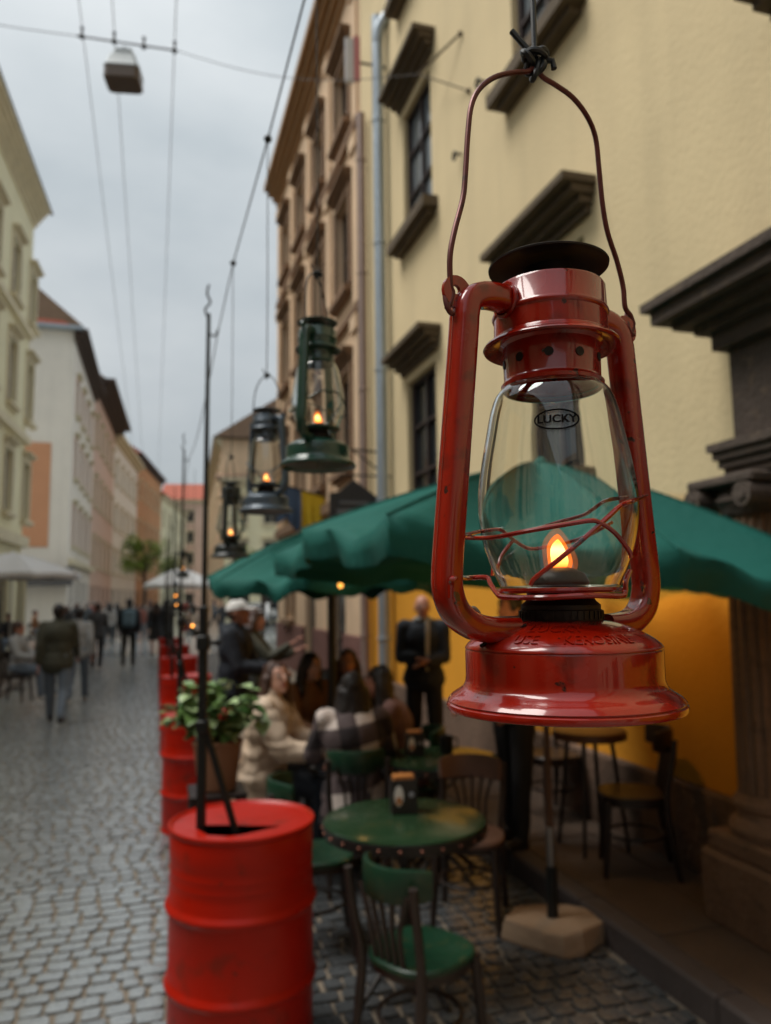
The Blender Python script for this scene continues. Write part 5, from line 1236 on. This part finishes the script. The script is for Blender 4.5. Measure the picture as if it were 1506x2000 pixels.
MB().tube([la.lerp(at_d(-300, -30, DLm), k/8)+Vector((0, 0, -.1*math.sin(PI*k/8))) for k in range(9)], .006, 6).build('span', M_GRYW if 'M_GRYW' in globals() else mat('pale_wire', (.22, .22, .23), .5, .3), cw)
MB().tube([lb.lerp(BRK, k/10)+Vector((0, 0, -.22*math.sin(PI*k/10))) for k in range(11)], .005, 6).build('span', MAT['pale_wire'], cw)
for i, (u, v) in enumerate(((160, 70), (223, 80), (281, 90), (341, 98))):
    p = at_d(u, v, DLm); MB().lathe([(.0, -.03), (.03, -.03), (.035, 0), (.016, .03), (.016, .1), (.026, .115), (.01, .13), (0, .13)], 10, p).build('insulator', M_DWIRE, cw)
    if i == 2: continue
    a = p+Vector((0, 0, .13)); e = a+Vector((0, 75, 0)); s_ = a+Vector((0, -14, 0))
    o_ = MB().tube([s_, a]+[a.lerp(e, k/12)+Vector((0, 0, -.5*math.sin(PI*k/12))) for k in range(1, 13)], .006, 5).build('overhead_line', MAT['pale_wire'])
    tag(o_, ['leftmost thin overhead line running along the street', 'thin overhead line just above the street lamp', '', 'rightmost thin overhead line of the three'][i], 'wire')

# ================================================================== signs and flag on the tan building
p = at_x(690, 978, XW-.55)
sg = thing('hanging_sign', 'black house shaped hanging sign on the tan facade', 'sign', (0, 0, 0)); b = MB(); W_ = .34
poly = [(-W_, -.30), (W_, -.30), (W_, .06), (0, .30), (-W_*.6, .12), (-W_, .10)]
Ms = Matrix.Translation(p) @ Matrix.Rotation(PI/2, 4, 'X'); b.prism(poly, -.02, .02, Ms); b.build('board', mat('sign_black', (.02, .022, .028), .5), sg, None)
b = MB(); b.box((p.x-.24, p.y-.03, p.z-.2), (p.x+.24, p.y-.0205, p.z-.12)); b.box((p.x-.2, p.y-.03, p.z-.05), (p.x+.2, p.y-.0205, p.z-.01)); b.build('pale_bar', mat('sign_grey', (.12, .13, .15), .5), sg, None)
MB().tube([(p.x-.2, p.y, p.z+.36), (XW, p.y, p.z+.36)], .014, 6).build('arm', M_DWIRE, sg); MB().tube([(p.x, p.y, p.z+.28), (p.x, p.y, p.z+.36)], .008, 6).build('hook', M_DWIRE, sg)
p = at_x(690, 120, XW-.5); sg = thing('banner_sign', 'small white and pink sign high up beside the drainpipes', 'sign', (0, 0, 0)); b = MB(); b.box((p.x-.12, p.y-.03, p.z-.35), (p.x+.0, p.y+.03, p.z+.35)); b.build('board', mat('sign_white', (.6, .58, .58), .5), sg, None); b = MB(); b.box((p.x+.003, p.y-.028, p.z-.3), (p.x+.10, p.y+.028, p.z+.4)); b.build('pink_strip', mat('sign_pink', (.55, .2, .2), .5), sg, None); MB().tube([(p.x, p.y, p.z), (XW, p.y, p.z)], .02, 6).build('arm', M_DWIRE, sg)
p = at_x(588, 975, XW-.5); fg = thing('flag', 'yellow and blue flag hanging from the tan facade', 'flag', (0, 0, 0)); tip = Vector((XW-.95, p.y, p.z+.3)); ft = Vector((XW, p.y, p.z+.05)); MB().tube([ft, tip], .015, 6).build('flagpole', M_DWIRE, fg)
for nm_, a0, a1, c_ in (('blue_half', .52, 1.0, (.05, .09, .16)), ('yellow_half', .03, .515, (.62, .42, .01))):
    rows = []
    for k in range(9):
        f = k/8; row = []
        for j in range(9): s = a0+(a1-a0)*j/8; q = ft.lerp(tip, s); row.append(Vector((q.x+.03*f*math.sin(j*1.3), q.y+.05*f*math.sin(j*2.1+a0*9), q.z-f*(.72+.1*math.sin(j*.9)))))
        rows.append(row)
    rows += [[v_+Vector((0, .004, 0)) for v_ in r] for r in rows[::-1]]
    MB().grid(rows+[rows[0]]).build(nm_, mat('flag_'+nm_, c_, .7, 0, .1, 3), fg, 60)
p = at_x(755, 885, XW); b = MB(); b.tube(spline([(XW, p.y, p.z), (XW-.6, p.y, p.z+.03), (XW-1.0, p.y, p.z)], 5), .016, 6); b.tube([(XW, p.y, p.z-.35), (XW-.5, p.y, p.z+.02)], .012, 6); b.ball((XW-.03, p.y, p.z), .05, 8, 6); tag(b.build('sign_bracket', M_DWIRE), 'empty iron sign bracket beside the drainpipes behind the green lantern', 'bracket')
# menu board stand near the doors
p = gp(640, 7.9); mb_ = thing('menu_board', 'dark menu board standing behind the seated women', 'menu board', (p.x, p.y, 0), face_to(-F0)); Mb = Matrix.Rotation(.16, 4, 'X'); b = MB(); b.box((-.28, .1, .12), (.28, .125, 1.0), .004, M=Mb); b.build('panel', mat('chalkboard', (.02, .022, .02), .6, 0, .3, 9), mb_, None)
b = MB(); b.box((-.31, .095, .0), (-.281, .13, 1.04), M=Mb); b.box((.281, .095, 0), (.31, .13, 1.04), M=Mb); b.box((-.28, .095, 1.001), (.28, .13, 1.04), M=Mb); b.build('frame', M_CHD, mb_, None)
b = MB(); b.box((-.3, -.28, .0), (-.28, -.25, .98), M=Matrix.Rotation(-.16, 4, 'X')); b.box((.28, -.28, .0), (.3, -.25, .98), M=Matrix.Rotation(-.16, 4, 'X')); b.build('rear_leg', M_CHD, mb_, None)

# ================================================================== white car on the square
cp_ = Vector((at_d(506, 1165, 50).x, at_d(506, 1165, 50).y, -.006)); car = thing('parked_car', 'white car parked on the far square', 'car', cp_, face_to(-F0)); M_CARW = mat('white_car_paint', (.72, .73, .74), .2, 0, 0, coat=.6); M_TYRE = mat('tyre', (.015, .015, .015), .8)
prof = [(-2.1, .35), (-2.15, .6), (-2.05, .85), (-1.5, .98), (-1.15, 1.02), (-.55, 1.44), (.75, 1.47), (1.45, 1.08), (2.0, .95), (2.12, .6), (2.08, .32)]
rows = []
for x, sc in ((-.86, .93), (-.82, 1.), (0, 1.03), (.82, 1.), (.86, .93)): rows.append([(x*(1 if z < 1.05 else .82), -y*(1 if abs(x) < .85 else .985), .3+(z-.3)*sc if z > .5 else z) for y, z in prof])
MB().grid(rows, False).grid([[r[k] for k in range(len(prof))] for r in (rows[0], [(p_[0]*.9, p_[1]*.9, .33) for p_ in rows[0]])]).grid([[r[k] for k in range(len(prof))] for r in (rows[-1], [(p_[0]*.9, p_[1]*.9, .33) for p_ in rows[-1]])]).build('body', M_CARW, car, 40)
b = MB(); b.quad((-.62, 1.17, 1.06), (.62, 1.17, 1.06), (.55, .62, 1.44), (-.55, .62, 1.44)); b.v = [(x, y+.03, z+.015) for x, y, z in b.v]; b.build('windscreen', M_PANE, car, None)
for sx in (-1, 1):
    b = MB(); b.quad((sx*.80, .9, 1.08), (sx*.80, -1.2, 1.08), (sx*.72, -.7, 1.40), (sx*.72, .5, 1.40)); b.build('side_window', M_PANE, car, None)
    b = MB(); b.box((sx*.62-.14, 2.05, .66), (sx*.62+.14, 2.14, .80), .02); b.build('headlight', mat('headlight', (.5, .5, .5), .1), car, None)
    for yw in (-1.3, 1.35): w_ = MB(); w_.lathe([(0, -.1), (.2, -.1), (.32, -.09), (.33, 0), (.32, .09), (.2, .1), (0, .1)], 24); MW = Matrix.Translation((sx*.78, yw, .33)) @ Matrix.Rotation(PI/2, 4, 'Y'); w_.v = [tuple(MW @ Vector(q)) for q in w_.v]; w_.build('wheel', M_TYRE, car)
MB().box((-.8, 2.06, .36), (.8, 2.16, .56), .03).build('bumper', M_FRM, car, None)

# ================================================================== left terrace parasol, far parasols
M_WP = mat('pale_pole', (.4, .38, .36), .5)
pP = at_d(22, 1165, 18.2); parasol('white_parasol', 'white parasol over the left terrace', (pP.x, pP.y), 2.92, [(1.62*math.cos(a), 1.62*math.sin(a), 2.42) for a in [PI/8+k*PI/4 for k in range(8)]], M_WCAN, M_WP, .025, .11, 6, .03, .12, 3, group='white parasols')
pP = at_d(352, 1165, 24.); parasol('white_parasol', 'pale parasol in the distance beside the barrel row', (pP.x, pP.y), 2.75, [(1.2*math.cos(a), 1.2*math.sin(a), 2.22) for a in [PI/8+k*PI/4 for k in range(8)]], M_WCAN, M_WP, .025, 0, 6, .03, .1, 4, group='white parasols')
table('dark terrace table under the white parasol on the left', (at_z(46, 1300, .115).x, at_z(46, 1300, .115).y, .115), .35, .74, M_CHD, group='terrace tables', studs=0)

# ================================================================== small street trees far down
def tree(label, p, h0, h1, R_, n, seed):
    t = thing('street_tree', label, 'tree', p); rr_ = random.Random(seed); b = MB(); b.tube(spline([(0, 0, 0), (.05, 0, h0*.6), (0, .05, h0+.4), (.1, 0, (h0+h1)/2)], 4), [.11-.004*k for k in range(13)], 8)
    for k in range(9):
        a = rr_.uniform(0, 2*PI); b.tube(spline([(0, 0, h0*.8+.12*k), (.4*R_*math.cos(a), .4*R_*math.sin(a), h0+.3+.1*k), (.8*R_*math.cos(a), .8*R_*math.sin(a), h0+.5+rr_.uniform(0, h1-h0-.6))], 3), .03, 5)
    b.build('trunk', mat('bark', (.06, .045, .035), .9, 0, .4, 9), t)
    cl = [(Vector((rr_.uniform(-1, 1)*R_*.75, rr_.uniform(-1, 1)*R_*.75, rr_.uniform(h0, h1))), rr_.uniform(.3, .6)) for _ in range(26)]; b = MB()
    for i in range(n):
        c_, r_ = rr_.choice(cl); d = Vector((rr_.gauss(0, 1), rr_.gauss(0, 1), rr_.gauss(0, .8))).normalized()*r_*rr_.uniform(.5, 1.05); q = c_+d; s = rr_.uniform(.06, .12)
        a = Vector((rr_.uniform(-1, 1), rr_.uniform(-1, 1), rr_.uniform(-.4, .4))).normalized(); e = a.cross(Vector((rr_.uniform(-1, 1), rr_.uniform(-1, 1), 1))).normalized()
        b.quad(q-a*s, q+e*s*.55, q+a*s, q-e*s*.55)
    struct(b.build('crown', mat('tree_leaves', (.20, .27, .03), .6, 0, .4, 2, island=.5), t, None), 'stuff')
q = gp(278, 46); tree('bright green small tree far down the street', (q.x, q.y, -.004), 3.6, 5.4, 1.35, 2600, 5)
q = gp(326, 52); tree('small green tree beside the far lanterns', (q.x, q.y, -.004), 3.0, 4.5, .9, 1400, 6)
q = gp(512, 32); tree('green tree top just above the second parasol', (q.x, q.y, -.006), 2.6, 3.5, 1.4, 1800, 8)
print('objects', len(bpy.data.objects))
